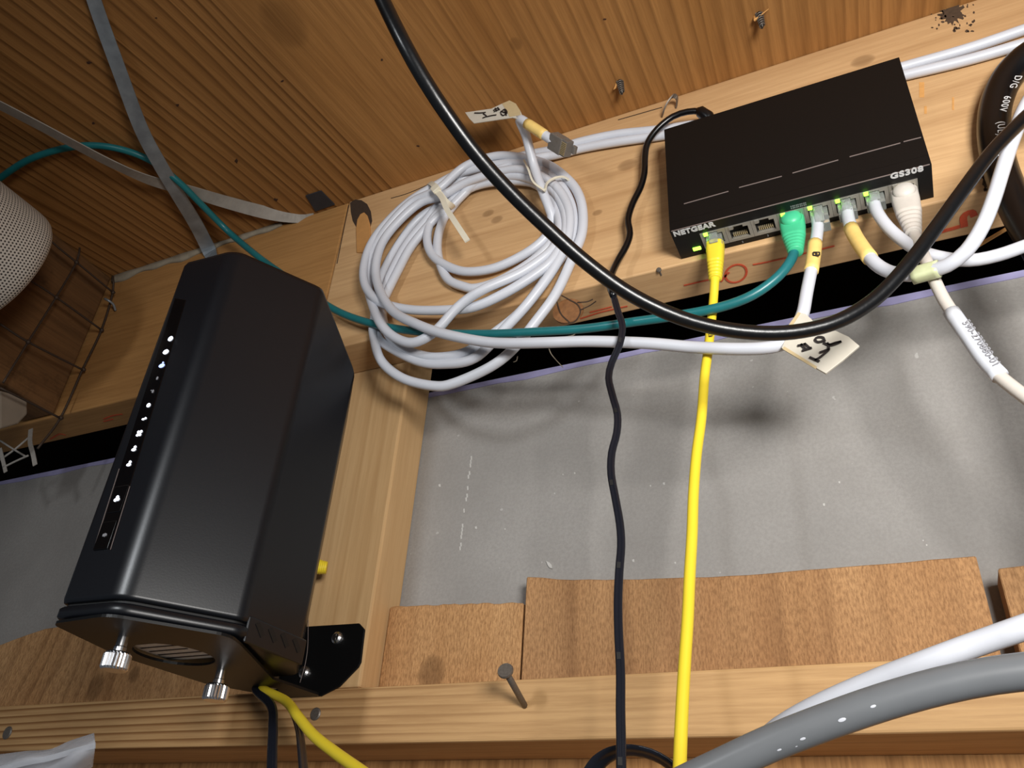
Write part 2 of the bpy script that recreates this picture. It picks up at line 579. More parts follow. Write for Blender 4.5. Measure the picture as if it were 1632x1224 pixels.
# perforated grille
m = NT('beige_perforated_grille')
uv = m.n('ShaderNodeTexCoord').outputs['UV']
sp = m.n('ShaderNodeSeparateXYZ')
m.link(uv, sp.inputs[0])
row = m.m('FLOOR', sp.outputs[1])
fx = m.m('SUBTRACT', m.m('FRACT', m.m('ADD', sp.outputs[0], m.m('MULTIPLY', row, 0.5))), 0.5)
fy = m.m('SUBTRACT', m.m('FRACT', sp.outputs[1]), 0.5)
dd = m.m('SQRT', m.m('ADD', m.m('MULTIPLY', fx, fx), m.m('MULTIPLY', fy, fy)))
hole = m.ramp(dd, [(0.24, 1.0), (0.32, 0.0)])
m.link(m.mix(hole, srgb(206, 196, 184), srgb(52, 46, 42)), m.b.inputs['Base Color'])
m.b.inputs['Roughness'].default_value = 0.6
m.bump(m.m('SUBTRACT', 1.0, hole), 0.6, 0.001)
M['grille'] = m.mat

# plastic bag
m = NT('clear_bag_film')
m.b.inputs['Base Color'].default_value = (*srgb(214, 216, 222), 1)
m.b.inputs['Roughness'].default_value = 0.22
m.b.inputs['Alpha'].default_value = 0.42
m.b.inputs['Specular IOR Level'].default_value = 0.8
nz = m.noise(m.n('ShaderNodeTexCoord').outputs['Object'], 60, 3)
m.bump(nz, 0.4, 0.002)
M['bag'] = m.mat
# near-black twin flex; dark highlight breaks are added as separate dashes
m = NT('black_flex')
pos = m.n('ShaderNodeNewGeometry').outputs['Position']
m.b.inputs['Base Color'].default_value = (*srgb(26, 28, 36), 1)
m.b.inputs['Roughness'].default_value = 0.24
m.bump(m.noise(pos, 300, 2), 0.06, 0.0004)
M['flex'] = m.mat

# ================================================================== the setting
ZC = 0.0700      # subfloor underside
ZB = -0.1053     # underside of the beam
ZL1, ZL0 = -0.3666, -0.4019   # ledge top and bottom
YS = 0.038       # front face of stud and ledge
YD = 0.074       # drywall face

o = MB().box((-1.6, -1.9, ZC), (1.3, 0.26, ZC + 0.018)).build('ceiling', M['ceil'], loc=(0, 0, ZC))
tag(o, 'brown plywood subfloor seen from below', 'ceiling', kind='structure')
for (x, y, rx, ry) in ((377, 256, 5, 7), (450, 129, 4, 3), (249, 28, 3, 2), (142, 99, 7, 4), (149, 196, 4, 3), (283, 167, 4, 3), (609, 95, 3, 3), (964, 30, 4, 2), (666, 232, 4, 2), (440, 318, 7, 4)):
    q = [atz(x + rx * jg * math.cos(a), y + ry * jg * math.sin(a), ZC + .0002) for a, jg in [(2 * math.pi * k / 9, random.uniform(.35, .85)) for k in range(9)]]
    MB().prism(q, (0, 0, -.0005)).build('pit', M['pit'], o)
o = MB().box((-1.6, YD, ZL1), (1.3, YD + 0.0125, -0.1150)).build('wall_back', M['drywall'], loc=(0, YD, ZL1))
tag(o, 'grey paper back of a drywall sheet behind the framing', 'wall', kind='structure')
mb = MB()
n = 60
prev = None
v = []
for i in range(n + 1):
    x = -1.0 + 1.5 * i / n
    w = 0.0048 + 0.0014 * math.sin(i * 1.7) * math.sin(i * 0.6)
    v.append((x, w))
rings = []
for x, w in v:
    rings.append([Vector((x, YD - 0.0006, -0.1146)), Vector((x, YD - 0.0006, -0.1150 - w)), Vector((x, YD + 0.0002, -0.1150 - w)), Vector((x, YD + 0.0002, -0.1146))])
mb.loft(rings)
mb.build('edge_paper', M['purple'], o)['label'] = 'lilac paper folded over the drywall edge'
o = MB().box((-1.6, 0.235, -0.9), (1.3, 0.25, ZC)).build('wall_cavity', M['cavity'], loc=(0, .235, -.9))  # dark panel: shade of the gap above the drywall is in its colour
tag(o, 'dark panel with the shade of the wall gap in its colour', 'wall', kind='structure')
o = MB().box((-1.6, 0.098, -0.9), (1.3, 0.112, ZL0 + 0.0005)).build('wall_lower', M['lower'], loc=(0, .1, -.9))
tag(o, 'wooden panel below the ledge', 'wall', kind='structure')

# beams
XJ = at(556, 322, 0).x
o = MB().box((XJ + 0.0006, 0, ZB), (1.0, 0.0375, ZC - 0.0002)).build('framing_beam', M['beamR'], loc=(XJ, 0, ZB), bevel=0.0012)
beamR = tag(o, 'pale pine beam under the subfloor carrying the network switch', 'beam')
o = MB().box((-1.2, 0.0006, ZB), (XJ - 0.0006, 0.0375, ZC - 0.0002)).build('framing_beam', M['beamL'], loc=(-1.2, 0, ZB), bevel=0.0015)
beamL = tag(o, 'darker pine beam behind the top of the black router', 'beam')
# pegs, splinters and knots that stand out of the beams
q = [(558, 323), (566, 318), (576, 319), (585, 325), (591, 337), (593, 352), (589, 366), (570, 366), (562, 352), (559, 338)]
MB().prism([at(x, y, -0.0002) for x, y in q], (0, 0.0009, 0)).build('knot_hole', M['stain'], beamR)['label'] = 'dark ragged knot hole'
q = [(568, 402), (567, 365), (569, 350), (574, 341), (580, 338), (585, 343), (589, 356), (590, 375), (590, 402)]
MB().prism([at(x, y, -0.0014) for x, y in q], (0, 0.0022, 0)).build('split_sliver', M['sliver'], beamR, bevel=0.0005)
# big round knot low on the beam
kc = at(905, 497, -0.0001)
ring = [at(905 + 24 * math.cos(a), 495 + 19 * math.sin(a) - 4 * math.cos(a), -0.0004) for a in [2 * math.pi * k / 28 for k in range(28)]]
M['knotface'] = plain('brown_knot_wood', srgb(128, 86, 50), 0.7, noise=0.5, nscale=260, bump=0.2)
MB().prism(ring, (0, 0.002, 0)).build('round_knot', M['knotface'], beamR)
mb = MB()
for pl in ([(895, 471), (908, 478), (920, 485), (925, 495), (922, 505), (915, 513), (905, 516)], [(887, 480), (894, 500), (908, 514)],
           [(920, 482), (935, 481), (945, 477)], [(925, 494), (940, 487), (950, 480)]):
    ribbon(mb, spline([at(x, y, -0.0008) for x, y in pl], 0.001), 0.0009, 0.0003, Vector((0, -1, 0)))
mb.build('knot_crack', M['stain'], beamR)
# mould patches
M['mould'] = plain('mould_patch', srgb(74, 56, 40), 0.9, noise=0.5, nscale=300)


def blob(cx, cy, rx, ry, Y, seed, n=26, jag=0.25):
    rnd = random.Random(seed)
    pts = []
    for k in range(n):
        a = 2 * math.pi * k / n
        r = 1 + rnd.uniform(-jag, jag)
        pts.append(at(cx + rx * r * math.cos(a), cy + ry * r * math.sin(a), Y))
    return pts


mb = MB().prism(blob(1518, 22, 19, 14, -0.0002, 3, 40, .35), (0, .0007, 0))
for k in range(46):
    mb.prism(blob(1518 + random.uniform(-34, 36), 24 + random.uniform(-24, 26), random.uniform(.8, 3), random.uniform(.8, 2.4), -0.0002, k, 7), (0, .0007, 0))
mb.build('mould_patch', M['mould'], beamR)
mb = MB().prism(blob(1574, 278, 10, 20, -0.0002, 5), (0, .0007, 0))
for k in range(9):
    mb.prism(blob(1570 + random.uniform(-14, 14), 282 + random.uniform(-22, 22), 2.5, 2.5, -0.0002, k + 40, 7), (0, .0007, 0))
mb.build('mould_patch', M['mould'], beamR)
# plane-torn pale flakes
mb = MB()
for (x, y, w, h) in ((1469, 143, 4, 12), (1519, 165, 1.5, 10), (1475, 175, 2, 6)):
    mb.prism([at(x - w, y - h, -.0002), at(x + w, y - h, -.0002), at(x + w, y + h, -.0002), at(x - w, y + h, -.0002)], (0, .0006, 0))
mb.build('torn_flake', M['splinter'], beamR)
# thin cracks on the beam face
mb = MB()
for pl in ([(623, 316), (650, 308), (690, 291)], [(985, 191), (1020, 181), (1055, 171)], [(537, 420), (545, 380), (556, 326)]):
    ribbon(mb, spline([at(x, y, -0.0003) for x, y in pl], 0.002), 0.0006, 0.0003, Vector((0, -1, 0)))
mb.build('crack', M['stain'], beamR)


# red stamp marks on the underside
def under(x, y):
    p = atz(x, y, ZB - 0.0003)
    return p


def stroke_z(mb, pl, w):
    ribbon(mb, spline([under(x, y) for x, y in pl], 0.0015), w, 0.0002, Vector((0, 0, -1)))


mb = MB()
circ = [(1173 + 17 * math.cos(a), 436 + 14 * math.sin(a) - 3 * math.cos(a)) for a in [2 * math.pi * k / 16 for k in range(17)]]
stroke_z(mb, circ, 0.0016)
stroke_z(mb, [(1149, 449), (1155, 441), (1162, 434)], 0.0016)
mb.build('stamp_ring', M['red'], beamR)['label'] = 'red ring stamped on the beam underside'
mb = MB()
stroke_z(mb, [(1502, 352), (1499, 368), (1512, 366), (1530, 361)], 0.003)
stroke_z(mb, [(1537, 362), (1536, 345), (1548, 338), (1553, 345)], 0.0042)
mb.build('stamp_letters', M['red'], beamR)['label'] = 'red stamped letters'
mb = MB()
for pl in ([(925, 508), (960, 497), (1000, 488)], [(940, 498), (975, 489)], [(1200, 422), (1240, 414), (1330, 392)], [(1090, 455), (1130, 446)], [(800, 545), (850, 534)],
           [(1612, 345), (1632, 339)]):
    stroke_z(mb, pl, 0.0013)
mb.build('red_pencil_line', M['red'], beamR)
mb = MB()
for pl in ([(165, 668), (178, 663), (195, 660)], [(165, 672), (180, 668)], [(80, 700), (95, 692), (105, 694)]):
    stroke_z(mb, pl, 0.0016)
mb.build('red_pencil_line', M['red'], beamL)
# dirty caulk along the top of the old beam
rnd = random.Random(5)
rings = []
for i in range(50):
    t = i / 49
    x = 182 + (450 - 182) * t
    y = 441 - (x - 180) * 0.314
    w = 0.012 * (0.7 + 0.3 * math.sin(i * 0.53) * math.sin(i * 0.23)) * (1 - 0.5 * t)
    p = at(x, y, 0)
    z = ZC - 0.0003
    rings.append([Vector((p.x, 0.001, z)), Vector((p.x, -0.0018 - 0.12 * w, z)), Vector((p.x, -0.0014, z - w * 0.7)), Vector((p.x, 0.001, z - w))])
MB().loft(rings).build('caulk_bead', M['caulk'], beamL, smooth=True)['label'] = 'dirty off-white caulk along the top edge'

# stud
XS = -0.2403
o = MB().box((-0.3300, YS, ZL1), (XS, YD - 0.0005, -0.02)).build('wall_stud', M['stud'], loc=(-.285, YS, ZL1), bevel=0.0018)
stud = tag(o, 'pale upright stud with the black router screwed to it', 'stud')
# ledge
o = MB().box((-1.2, YS, ZL0), (1.0, 0.098, ZL1 - 0.0002)).build('ledge_plate', M['ledge'], loc=(-1.2, YS, ZL0), bevel=0.0016)
ledge = tag(o, 'horizontal ribbed fir plate along the bottom below the boards', 'beam')


# rough sawn boards standing on the ledge
def board(x0, x1, tops, y0, mat, label, seed):
    rnd = random.Random(seed)
    n = 24
    top = []
    for i in range(n + 1):
        t = i / n
        x = x0 + (x1 - x0) * t
        k = t * (len(tops) - 1)
        j = min(int(k), len(tops) - 2)
        top.append(Vector((x, y0, tops[j] + (tops[j + 1] - tops[j]) * (k - j) + rnd.uniform(-.0005, .0005))))
    poly = [Vector((x0, y0, ZL1))] + top + [Vector((x1, y0, ZL1))]
    o = MB().prism(poly, (0, YD - 0.0006 - y0, 0)).build('rough_board', mat, loc=((x0 + x1) / 2, y0, ZL1), bevel=0.0007, seg=1)
    return tag(o, label, 'board', 'rough boards standing on the ledge')


board(-0.2390, -0.1335, [-.3062, -.3085, -.3120], 0.058, M['rough2'], 'short knotty rough board right beside the stud', 1)
board(-0.1308, 0.1360, [-.2960, -.3030, -.3065, -.3092, -.3090, -.3098], 0.055, M['rough'], 'widest rough-sawn board, in the middle behind the hanging cables', 2)
p = at(1590, 905, 0.048)
board(p.x, 0.42, [p.z, p.z + .002], 0.048, M['rough'], 'rough board cut off by the right edge of the picture', 3)
board(-0.80, -0.335, [-.345, -.318, -.296, -.292, -.295, -.298], 0.060, M['rough2'], 'rough board with a slanting top below and left of the router', 4)

# joist on the left
o = MB().box((-0.665, -1.3, ZB + 0.002), (-0.6215, -0.0005, ZC - 0.0004)).build('floor_joist', M['joist'], loc=(-.64, 0, ZB), bevel=0.002)
tag(o, 'dark floor joist with wire mesh running out of the left side', 'beam')

# ================================================================== netting on the joist
XN = -0.5970
net = thing('wire_mesh', Vector((XN, -0.05, -0.05)), 'rusty welded wire mesh fixed to the dark joist on the left', 'wire mesh')
rows = [(180, 465), (162, 525), (132, 588), (97, 665)]
zs = [atx(x, y, XN) for x, y in rows]
cols_px = [[(180, 440), (180, 465), (162, 525), (132, 588), (97, 665), (60, 715)], [(127, 395), (122, 418), (90, 473), (45, 545), (5, 610)]]
for cl in cols_px:
    pts = [atx(x, y, XN) for x, y in cl]
    MB().tube(spline(pts, .006), 0.0011, 6).build('wire', M['wire'], net, True)
for rw in ([(180, 466), (122, 418), (96, 397), (60, 365)], [(162, 526), (90, 474), (50, 448), (0, 418)], [(133, 590), (45, 545), (0, 516)], [(97, 667), (45, 640), (0, 618)]):
    pts = [atx(x, y, XN + 0.0016) for x, y in rw]
    MB().tube(spline(pts, .006), 0.0010, 6).build('wire', M['wire'], net, True)
for (x, y) in ((180, 466), (162, 526), (133, 589), (122, 418), (90, 474), (97, 666), (45, 545)):
    MB().ball(atx(x, y, XN + 0.001), 0.0024, nu=7, nv=5).build('weld_knot', M['wire'], net, True)
p = atx(175, 487, XN + 0.002)
mb = MB()
mb.tube(spline([p + Vector((0, -.008, .003)), p + Vector((.004, -.006, .001)), p + Vector((.005, 0, 0)), p + Vector((.003, .006, -.003))], .001), 0.0013, 6)
mb.build('staple', M['galv'], net, True)
# frayed netting under the beam
fr = thing('frayed_netting', at(40, 720, 0.0), 'frayed pale netting strips dangling at the left below the beam', 'netting')
for i, pl in enumerate(([(0, 733), (25, 715), (46, 697)], [(0, 702), (20, 715), (40, 727)], [(5, 745), (25, 735), (45, 726)])):
    MB().tube(spline([at(x, y, 0.004 - 0.002 * i) for x, y in pl], .003), 0.0010, 6).build('strand', M['wirelight'], fr, True)
pts = spline([at(x, y, 0.0) for x, y in ((49, 684), (48, 705), (53, 725), (56, 741))], .002)
ribbon(MB(), pts, 0.0042, 0.0008, Vector((0.3, -1, 0))).build('strip', M['wirelight'], fr)
pts = spline([at(x, y, 0.0) for x, y in ((0, 715), (5, 735), (9, 752))], .002)
ribbon(MB(), pts, 0.0035, 0.0008, Vector((0.3, -1, 0))).build('strip', M['wirelight'], fr)
# small block under the joist
q = [(0, 622), (22, 628), (44, 640), (44, 660), (30, 675), (0, 684)]
o = MB().prism([atx(x, y, -0.612) for x, y in q], (-0.022, 0, 0)).build('wood_scrap', M['block'], bevel=0.0015)
tag(o, 'small grey-brown wood scrap at the left edge under the joist', 'block')

# ================================================================== speaker
spk = thing('speaker', Vector((-0.561, -0.13, -0.103)), 'beige drum-shaped speaker with perforated grille at the left edge', 'speaker')
cx, cz, R, ye = -0.5608, -0.0436, 0.0585, -0.128
prof = [(0.0, 0.80), (0.0, 0.86), (0.0015, 0.925), (0.0045, 0.97), (0.009, 0.992), (0.015, 1.0)]
y_end = -0.30
N = 96
prof = prof + [(0.015 + k * 0.0095, 1.0) for k in range(1, 17)]
me = bpy.data.meshes.new('grille')
vs, fs, uvs = [], [], []
acc = 0
lens = []
for i, (dy, rr) in enumerate(prof):
    if i:
        acc += math.hypot(dy - prof[i - 1][0], (rr - prof[i - 1][1]) * R)
    lens.append(acc)
    for k in range(N):
        a = 2 * math.pi * k / N
        vs.append(Vector((cx + R * rr * math.cos(a), ye - dy, cz + R * rr * math.sin(a))) - spk.location)
for i in range(len(prof) - 1):
    for k in range(N):
        k2 = (k + 1) % N
        fs.append((i * N + k, i * N + k2, (i + 1) * N + k2, (i + 1) * N + k))
        uvs.append([(k, lens[i]), (k + 1, lens[i]), (k + 1, lens[i + 1]), (k, lens[i + 1])])
me.from_pydata(vs, [], fs)
ul = me.uv_layers.new(name='grid')
pitch = 0.0027
nu = round(2 * math.pi * R / pitch)
li = 0
for f_uv in uvs:
    for (k, l) in f_uv:
        ul.data[li].uv = (k / N * nu, l / pitch)
        li += 1
me.polygons.foreach_set('use_smooth', [True] * len(me.polygons))
me.materials.append(M['grille'])
og = bpy.data.objects.new('grille', me)
COL.objects.link(og)
og.parent = spk
ring = lambda y, r: [Vector((cx + r * math.cos(a), y, cz + r * math.sin(a))) for a in [2 * math.pi * k / 48 for k in range(48)]]
MB().loft([ring(ye - 0.0003, R * 0.82), ring(ye - 0.002, R * 0.82)]).build('end_cap', M['beige'], spk)
MB().loft([ring(ye - 0.168, R * 0.99), ring(ye - 0.172, R * 0.9)]).build('end_cap', M['beige'], spk)


# ================================================================== straps on the subfloor
def ceil_pts(pl):
    return [atz(x, y, ZC - d) for x, y, d in pl]


st = thing('steel_strap', atz(150, 0, ZC), 'grey galvanised steel strap running down the ceiling to the router top', 'strap')
pl = spline(ceil_pts([(140, -30, .0012), (160, 30, .004), (190, 112, .010), (225, 205, .014), (255, 262, .014), (285, 312, .012), (312, 357, .008)]) + [at(333, 398, -.003), at(345, 425, -.0025)], .004)
ws = [mm(p, 22) * 1.02 for p in pl]
nrm = [(CAM - p).normalized() * 0.5 + Vector((0.15, -0.25, -0.6)) for p in pl]
ribbon(MB(), pl, ws, 0.0011, nrm).build('band', M['galv'], st)
st2 = thing('flat_strap', atz(0, 165, ZC), 'twisted pale metal strap slanting across the ceiling at left', 'strap')
pp = [(-20, 158, .020), (0, 168, .020), (60, 199, .020), (120, 231, .019), (180, 262, .016), (238, 287, .012), (300, 304, .008), (360, 322, .006), (430, 340, .003), (478, 345, .0012), (500, 342, .0008)]
pl = spline(ceil_pts(pp), .004)
n = len(pl)
nr, wd = [], []
for i, p in enumerate(pl):
    t = i / (n - 1)
    v1 = (CAM - p).normalized()
    tw = 1.15 if t < 0.4 else (1.15 - 2.2 * (t - 0.4))
    tt = (pl[min(i + 1, n - 1)] - pl[max(i - 1, 0)]).normalized()
    nr.append(Matrix.Rotation(tw * 0.9, 3, tt) @ v1)
    wd.append(0.0125)
ribbon(MB(), pl, wd, 0.0009, nr).build('band', M['strap'], st2)
# dark metal plate by the joint
q = [(487, 311), (512, 303), (534, 325), (503, 336)]
o = MB().prism([atz(x, y, ZC - .0005) for x, y in q], (0, 0, -0.0012)).build('nail_plate', M['galvdark'], bevel=.0003)
tag(o, 'small dark steel plate on the ceiling above the beam joint', 'plate')


# ================================================================== small fixings
def screw_tip(x, y, h, label, lean, spl):
    b = atz(x, y, ZC)
    o = thing('screw', b, label, 'screw', 'screws poking through the subfloor')
    ax = (Vector((lean[0], lean[1], -1))).normalized()
    n = 90
    s1 = ax.orthogonal().normalized()
    s2 = ax.cross(s1)
    path, rs = [], []
    MB().tube([b + Vector((0, 0, .002)), b + ax * h * 0.75, b + ax * h], [0.0024, 0.0021, 0.0004], 10).build('shank', M['screwdark'], o, True)
    hel = [b + ax * (h * 0.92 * i / n) + (s1 * math.cos(i * 0.45) + s2 * math.sin(i * 0.45)) * 0.0027 * (1 - 0.35 * i / n) for i in range(n)]
    MB().tube(hel, 0.00045, 5).build('thread', M['nail'], o, True)
    if spl:
        q0 = b + Vector((-0.003, 0.001, 0.0005))
        MB().tube([q0, q0 + Vector((-.001, -.001, -.006)), q0 + Vector(spl)], [0.0011, .0009, .0002], 5).build('splinter', M['splinter'], o)
    return o


screw_tip(1210, 22, 0.015, 'dark screw tip with wood splinter at the top of the picture, above the switch', (0.05, 0.1), (.010, -.004, -.003))
screw_tip(988, 130, 0.014, 'dark screw tip with upright splinter poking through between coil and switch', (0.1, 0.1), (-.002, -.002, -.009))


def nail_head(x, y, Y, r, label):
    c = at(x, y, Y)
    o = thing('nail', c, label, 'nail', 'nails in the framing')
    rg = lambda rr, yy: [Vector((c.x + rr * math.cos(a), yy, c.z + rr * math.sin(a))) for a in [2 * math.pi * k / 20 for k in range(20)]]
    MB().loft([rg(r * .3, Y + .006), rg(r * .35, Y + .0008), rg(r, Y + .0006), rg(r, Y - .0003), rg(r * .8, Y - .0009)]).build('head', M['nail'], o, False)
    return o


nail_head(503, 1138, YS, 0.0042, 'round nail head in the ledge below the router bracket')
nail_head(12, 1168, YS, 0.0050, 'round nail head in the ledge at the left edge above the bag')
nail_head(1050, 430, 0.0, 0.0018, 'tiny nail head in the pale beam left of the switch')
# bent nail sticking out of the ledge
tip = at(837, 1126, YS + .001)
hd = at(806, 1070, 0.004)
nl = thing('nail', tip, 'long nail half driven into the ledge, head sticking out', 'nail', 'nails in the framing')
ax = (hd - tip).normalized()
MB().tube([tip - ax * .006, tip + (hd - tip) * .5, hd], [.0019, .0019, .0019], 10).build('shank', M['nail'], nl, True)
MB().tube([hd - ax * .0004, hd + ax * .0005, hd + ax * .0015], [.0046, .0048, .0044], 18).build('head', M['nail'], nl)
# cable staple on the beam
stp = thing('cable_staple', at(1068, 168, 0), 'bent metal cable staple over the two white cables', 'staple')
pl = spline([at(1056, 184, -.001), at(1058, 176, -.006), at(1064, 163, -.010), at(1073, 153, -.011), at(1079, 157, -.007), at(1078, 171, .0)], .0012)
ribbon(MB(), pl, 0.0036, .0010, Vector((-.9, -.5, .3))).build('staple_leg', M['nail'], stp)
# fibres hanging behind the coil
fb = thing('cobweb_strands', at(880, 560, .03), 'thin cobweb threads hanging in the dark gap right of the coil', 'cobweb')
for pl in ([(875, 556), (879, 565), (890, 578), (897, 585)], [(765, 552), (767, 566), (762, 576), (768, 572)], [(825, 568), (823, 575), (818, 577)], [(900, 537), (914, 534), (920, 528)]):
    MB().tube(spline([at(x, y, .03) for x, y in pl], .002), 0.0004, 5).build('thread', M['caulk'], fb, True)
# scuffs on the drywall
sc = bpy.data.objects['wall_back']
mb = MB()
rnd = random.Random(11)
for k in range(26):
    t = k / 25
    if rnd.random() < 0.45: continue
    x = 751 + (732 - 751) * t + rnd.uniform(-1, 1)
    y = 730 + (880 - 730) * t
    mb.prism([at(x + dx, y + dy, YD - .0001) for dx, dy in ((-1.2, -3), (1.0, -3.5), (1.3, 2.5), (-.8, 3.2))], (0, .0004, 0))
for k in range(14):
    x, y = rnd.uniform(700, 1500), rnd.uniform(740, 900)
    r = rnd.uniform(.7, 1.6)
    mb.prism([at(x + r * dx, y + r * dy, YD - .0001) for dx, dy in ((-1.2, -1), (1.0, -1.5), (1.3, 1.5), (-.8, 1.2))], (0, .0004, 0))
mb.build('chalk_mark', M['plaster'], sc)
mb = MB()
mb.prism([at(x, y, YD - .0012) for x, y in ((870, 894), (875, 896), (879, 900), (880, 906), (876, 905), (873, 901))], (0, .0015, 0))
mb.build('plaster_chip', M['plaster'], sc)

# ================================================================== router on its bracket
ZT = -0.3716


def round_poly(pts, rads, n=8):
    out = []
    L = len(pts)
    for i in range(L):
        p0, p, p1 = Vector(pts[i - 1]), Vector(pts[i]), Vector(pts[(i + 1) % L])
        r = rads[i] if isinstance(rads, (list, tuple)) else rads
        a, b = (p0 - p).normalized(), (p1 - p).normalized()
        ang = math.acos(max(-1, min(1, a.dot(b))))
        d = min(r / math.tan(ang / 2), (p0 - p).length * .48, (p1 - p).length * .48)
        r2 = d * math.tan(ang / 2)
        c = p + (a + b).normalized() * (r2 / math.sin(ang / 2))
        s, e = p + a * d, p + b * d
        v0, v1 = s - c, e - c
        tot = v0.angle_signed(v1)
        for k in range(n + 1):
            t = -tot * k / n
            out.append(c + Vector((v0.x * math.cos(t) - v0.y * math.sin(t), v0.x * math.sin(t) + v0.y * math.cos(t))))
    return out


rt = thing('router', Vector((-0.285, -0.06, ZT + .003)), 'tall black router with a row of white status lights', 'router')
plan = [(-.3245, -.1335), (-.2815, -.1315), (-.2400, -.0815), (-.2385, -.0300), (-.262, .0), (-.320, .004), (-.338, -.030), (-.3385, -.105)]
rads = [.005, .018, .012, .006, .008, .008, .01, .012]
outline = round_poly(plan, rads)
cen = Vector((sum(p.x for p in outline) / len(outline), sum(p.y for p in outline) / len(outline)))


def ztop(p):
    return -0.1095 - max(0.0, min(.04, p.y + 0.12)) * 0.19 - max(0.0, p.y + 0.08) * 0.78


def rring(off, zf):
    out = []
    for i, p in enumerate(outline):
        d = (p - cen)
        s = 1 - off / d.length
        q2 = cen + d * s
        out.append(Vector((q2.x, q2.y, zf(p))))
    return out


zb = -0.3590
rings = [rring(.0025, lambda p: zb), rring(.0007, lambda p: zb + .0007), rring(0, lambda p: zb + .003)]
for k in range(1, 8):
    t = k / 8
    rings.append(rring(0, lambda p, t=t: zb + .003 + (ztop(p) - .006 - zb - .003) * t))
rings += [rring(0, lambda p: ztop(p) - .005), rring(.0012, lambda p: ztop(p) - .0015), rring(.0045, lambda p: ztop(p))]
body = MB().loft(rings).build('body', M['router'], rt, True)
wn = body.modifiers.new('wn', 'WEIGHTED_NORMAL')
wn.keep_sharp = False
# base ring with groove
MB().loft([rring(.003, lambda p: zb - .0018), rring(.003, lambda p: zb + .0015)]).build('groove', M['router_groove'], rt)
MB().loft([rring(.0012, lambda p: zb - .0085), rring(-.0004, lambda p: zb - .0072), rring(-.0004, lambda p: zb - .0030), rring(.0012, lambda p: zb - .0016)]).build('base_ring', M['router'], rt, True)
# light strip on the front face
A0 = Vector((-.3245, -.1335, 0))
A1 = Vector((-.2815, -.1315, 0))
adir = (A1 - A0).normalized()
anrm = Vector((adir.y, -adir.x, 0))


def face_a(x, y, lift=0.0):
    d = ray(x, y)
    s = (A0 + anrm * lift - CAM).dot(anrm) / d.dot(anrm)
    return CAM + d * s


def strip_line(t, lo, hi):
    (x0, y0), (x1, y1) = lo, hi
    return (x0 + (x1 - x0) * t, y0 + (y1 - y0) * t)


q = [face_a(296, 478, .0004), face_a(279, 475, .0004), face_a(151, 872, .0004), face_a(176, 876, .0004)]
MB().prism(q, anrm * -0.001).build('light_strip', M['router_gloss'], rt, bevel=.0002)
mb = MB()
ribbon(mb, [face_a(150, 874, .0006), face_a(190, 747, .0006)], .0004, .0003, anrm)
ribbon(mb, [face_a(176, 876, .0006), face_a(207, 775, .0006)], .0004, .0003, anrm)
mb.build('strip_edge', M['slit'], rt)
axu = Vector((0, 0, 1))


def disc(mb, c, r, sx=1.0, sy=1.0, n=12, th=.0004):
    mb.prism([c + adir * (r * sx * math.cos(a)) + axu * (r * sy * math.sin(a)) for a in [2 * math.pi * k / n for k in range(n)]], anrm * th)


def icon(x, y, parts, mat):
    mb = MB()
    c = face_a(x, y, .0005)
    for (dx, dz, r, sx, sy) in parts:
        disc(mb, c + adir * dx + axu * dz, r, sx, sy)
    return mb.build('status_light', mat, rt)


K = 0.001
icon(272, 540, [(0, 0, 1.9 * K, 1, 1)], M['ledw'])
icon(264.5, 561, [(0, 0, 1.8 * K, 1.25, 1)], M['ledw'])
icon(258, 583, [(0, 0, 1.7 * K, 1.4, .9), (.0003, .0024, .6 * K, 1, 1)], M['ledb'])
icon(251, 603, [(0, 0, .9 * K, .8, 1.4)], M['iconoff'])
icon(244, 624, [(0, 0, .9 * K, .8, 1.4), (-.0016, .001, .4 * K, 1, 1)], M['iconoff'])
icon(237, 646, [(0, 0, 1.3 * K, 1.1, 1.1)], M['ledw'])
icon(230, 668, [(-.0008, 0, .8 * K, 1.3, .8), (.001, .0004, .7 * K, 1, 1)], M['ledw'])
icon(222, 691, [(-.001, -.001, .9 * K, 1, 1), (.001, -.001, .9 * K, 1, 1), (-.001, .0012, .9 * K, 1, 1), (.0012, .0012, .9 * K, 1, 1)], M['ledw'])
icon(214, 715, [(0, -.0008, 1.2 * K, 1.4, .8), (.0004, .001, .9 * K, 1, 1)], M['ledw'])
icon(206, 739, [(0, -.0008, 1.2 * K, 1.4, .8), (.0004, .001, .9 * K, 1, 1)], M['ledw'])
for (x, y, m_, pr) in ((187, 795, M['ledw'], [(-.001, -.0008, 1 * K, 1, 1), (.001, -.0005, 1 * K, 1, 1), (0, .001, 1 * K, 1, 1)]),
                       (167, 853, M['iconoff'], [(-.0008, 0, .4 * K, 1, 2.2), (0.0003, 0, .4 * K, 1, 3), (.0013, 0, .4 * K, 1, 2)])):
    c = face_a(x, y, .0009)
    bt = MB().prism([c + adir * sx * .0055 + axu * sz * .0085 for sx, sz in ((-1, -1), (1, -1), (1, 1), (-1, 1))], anrm * -0.0008).build('button', M['router_gloss'], rt, bevel=.0003)
    mb = MB()
    for (dx, dz, r, sx, sy) in pr:
        disc(mb, c + anrm * .0001 + adir * dx + axu * dz, r, sx, sy)
    mb.build('icon', m_, bt)
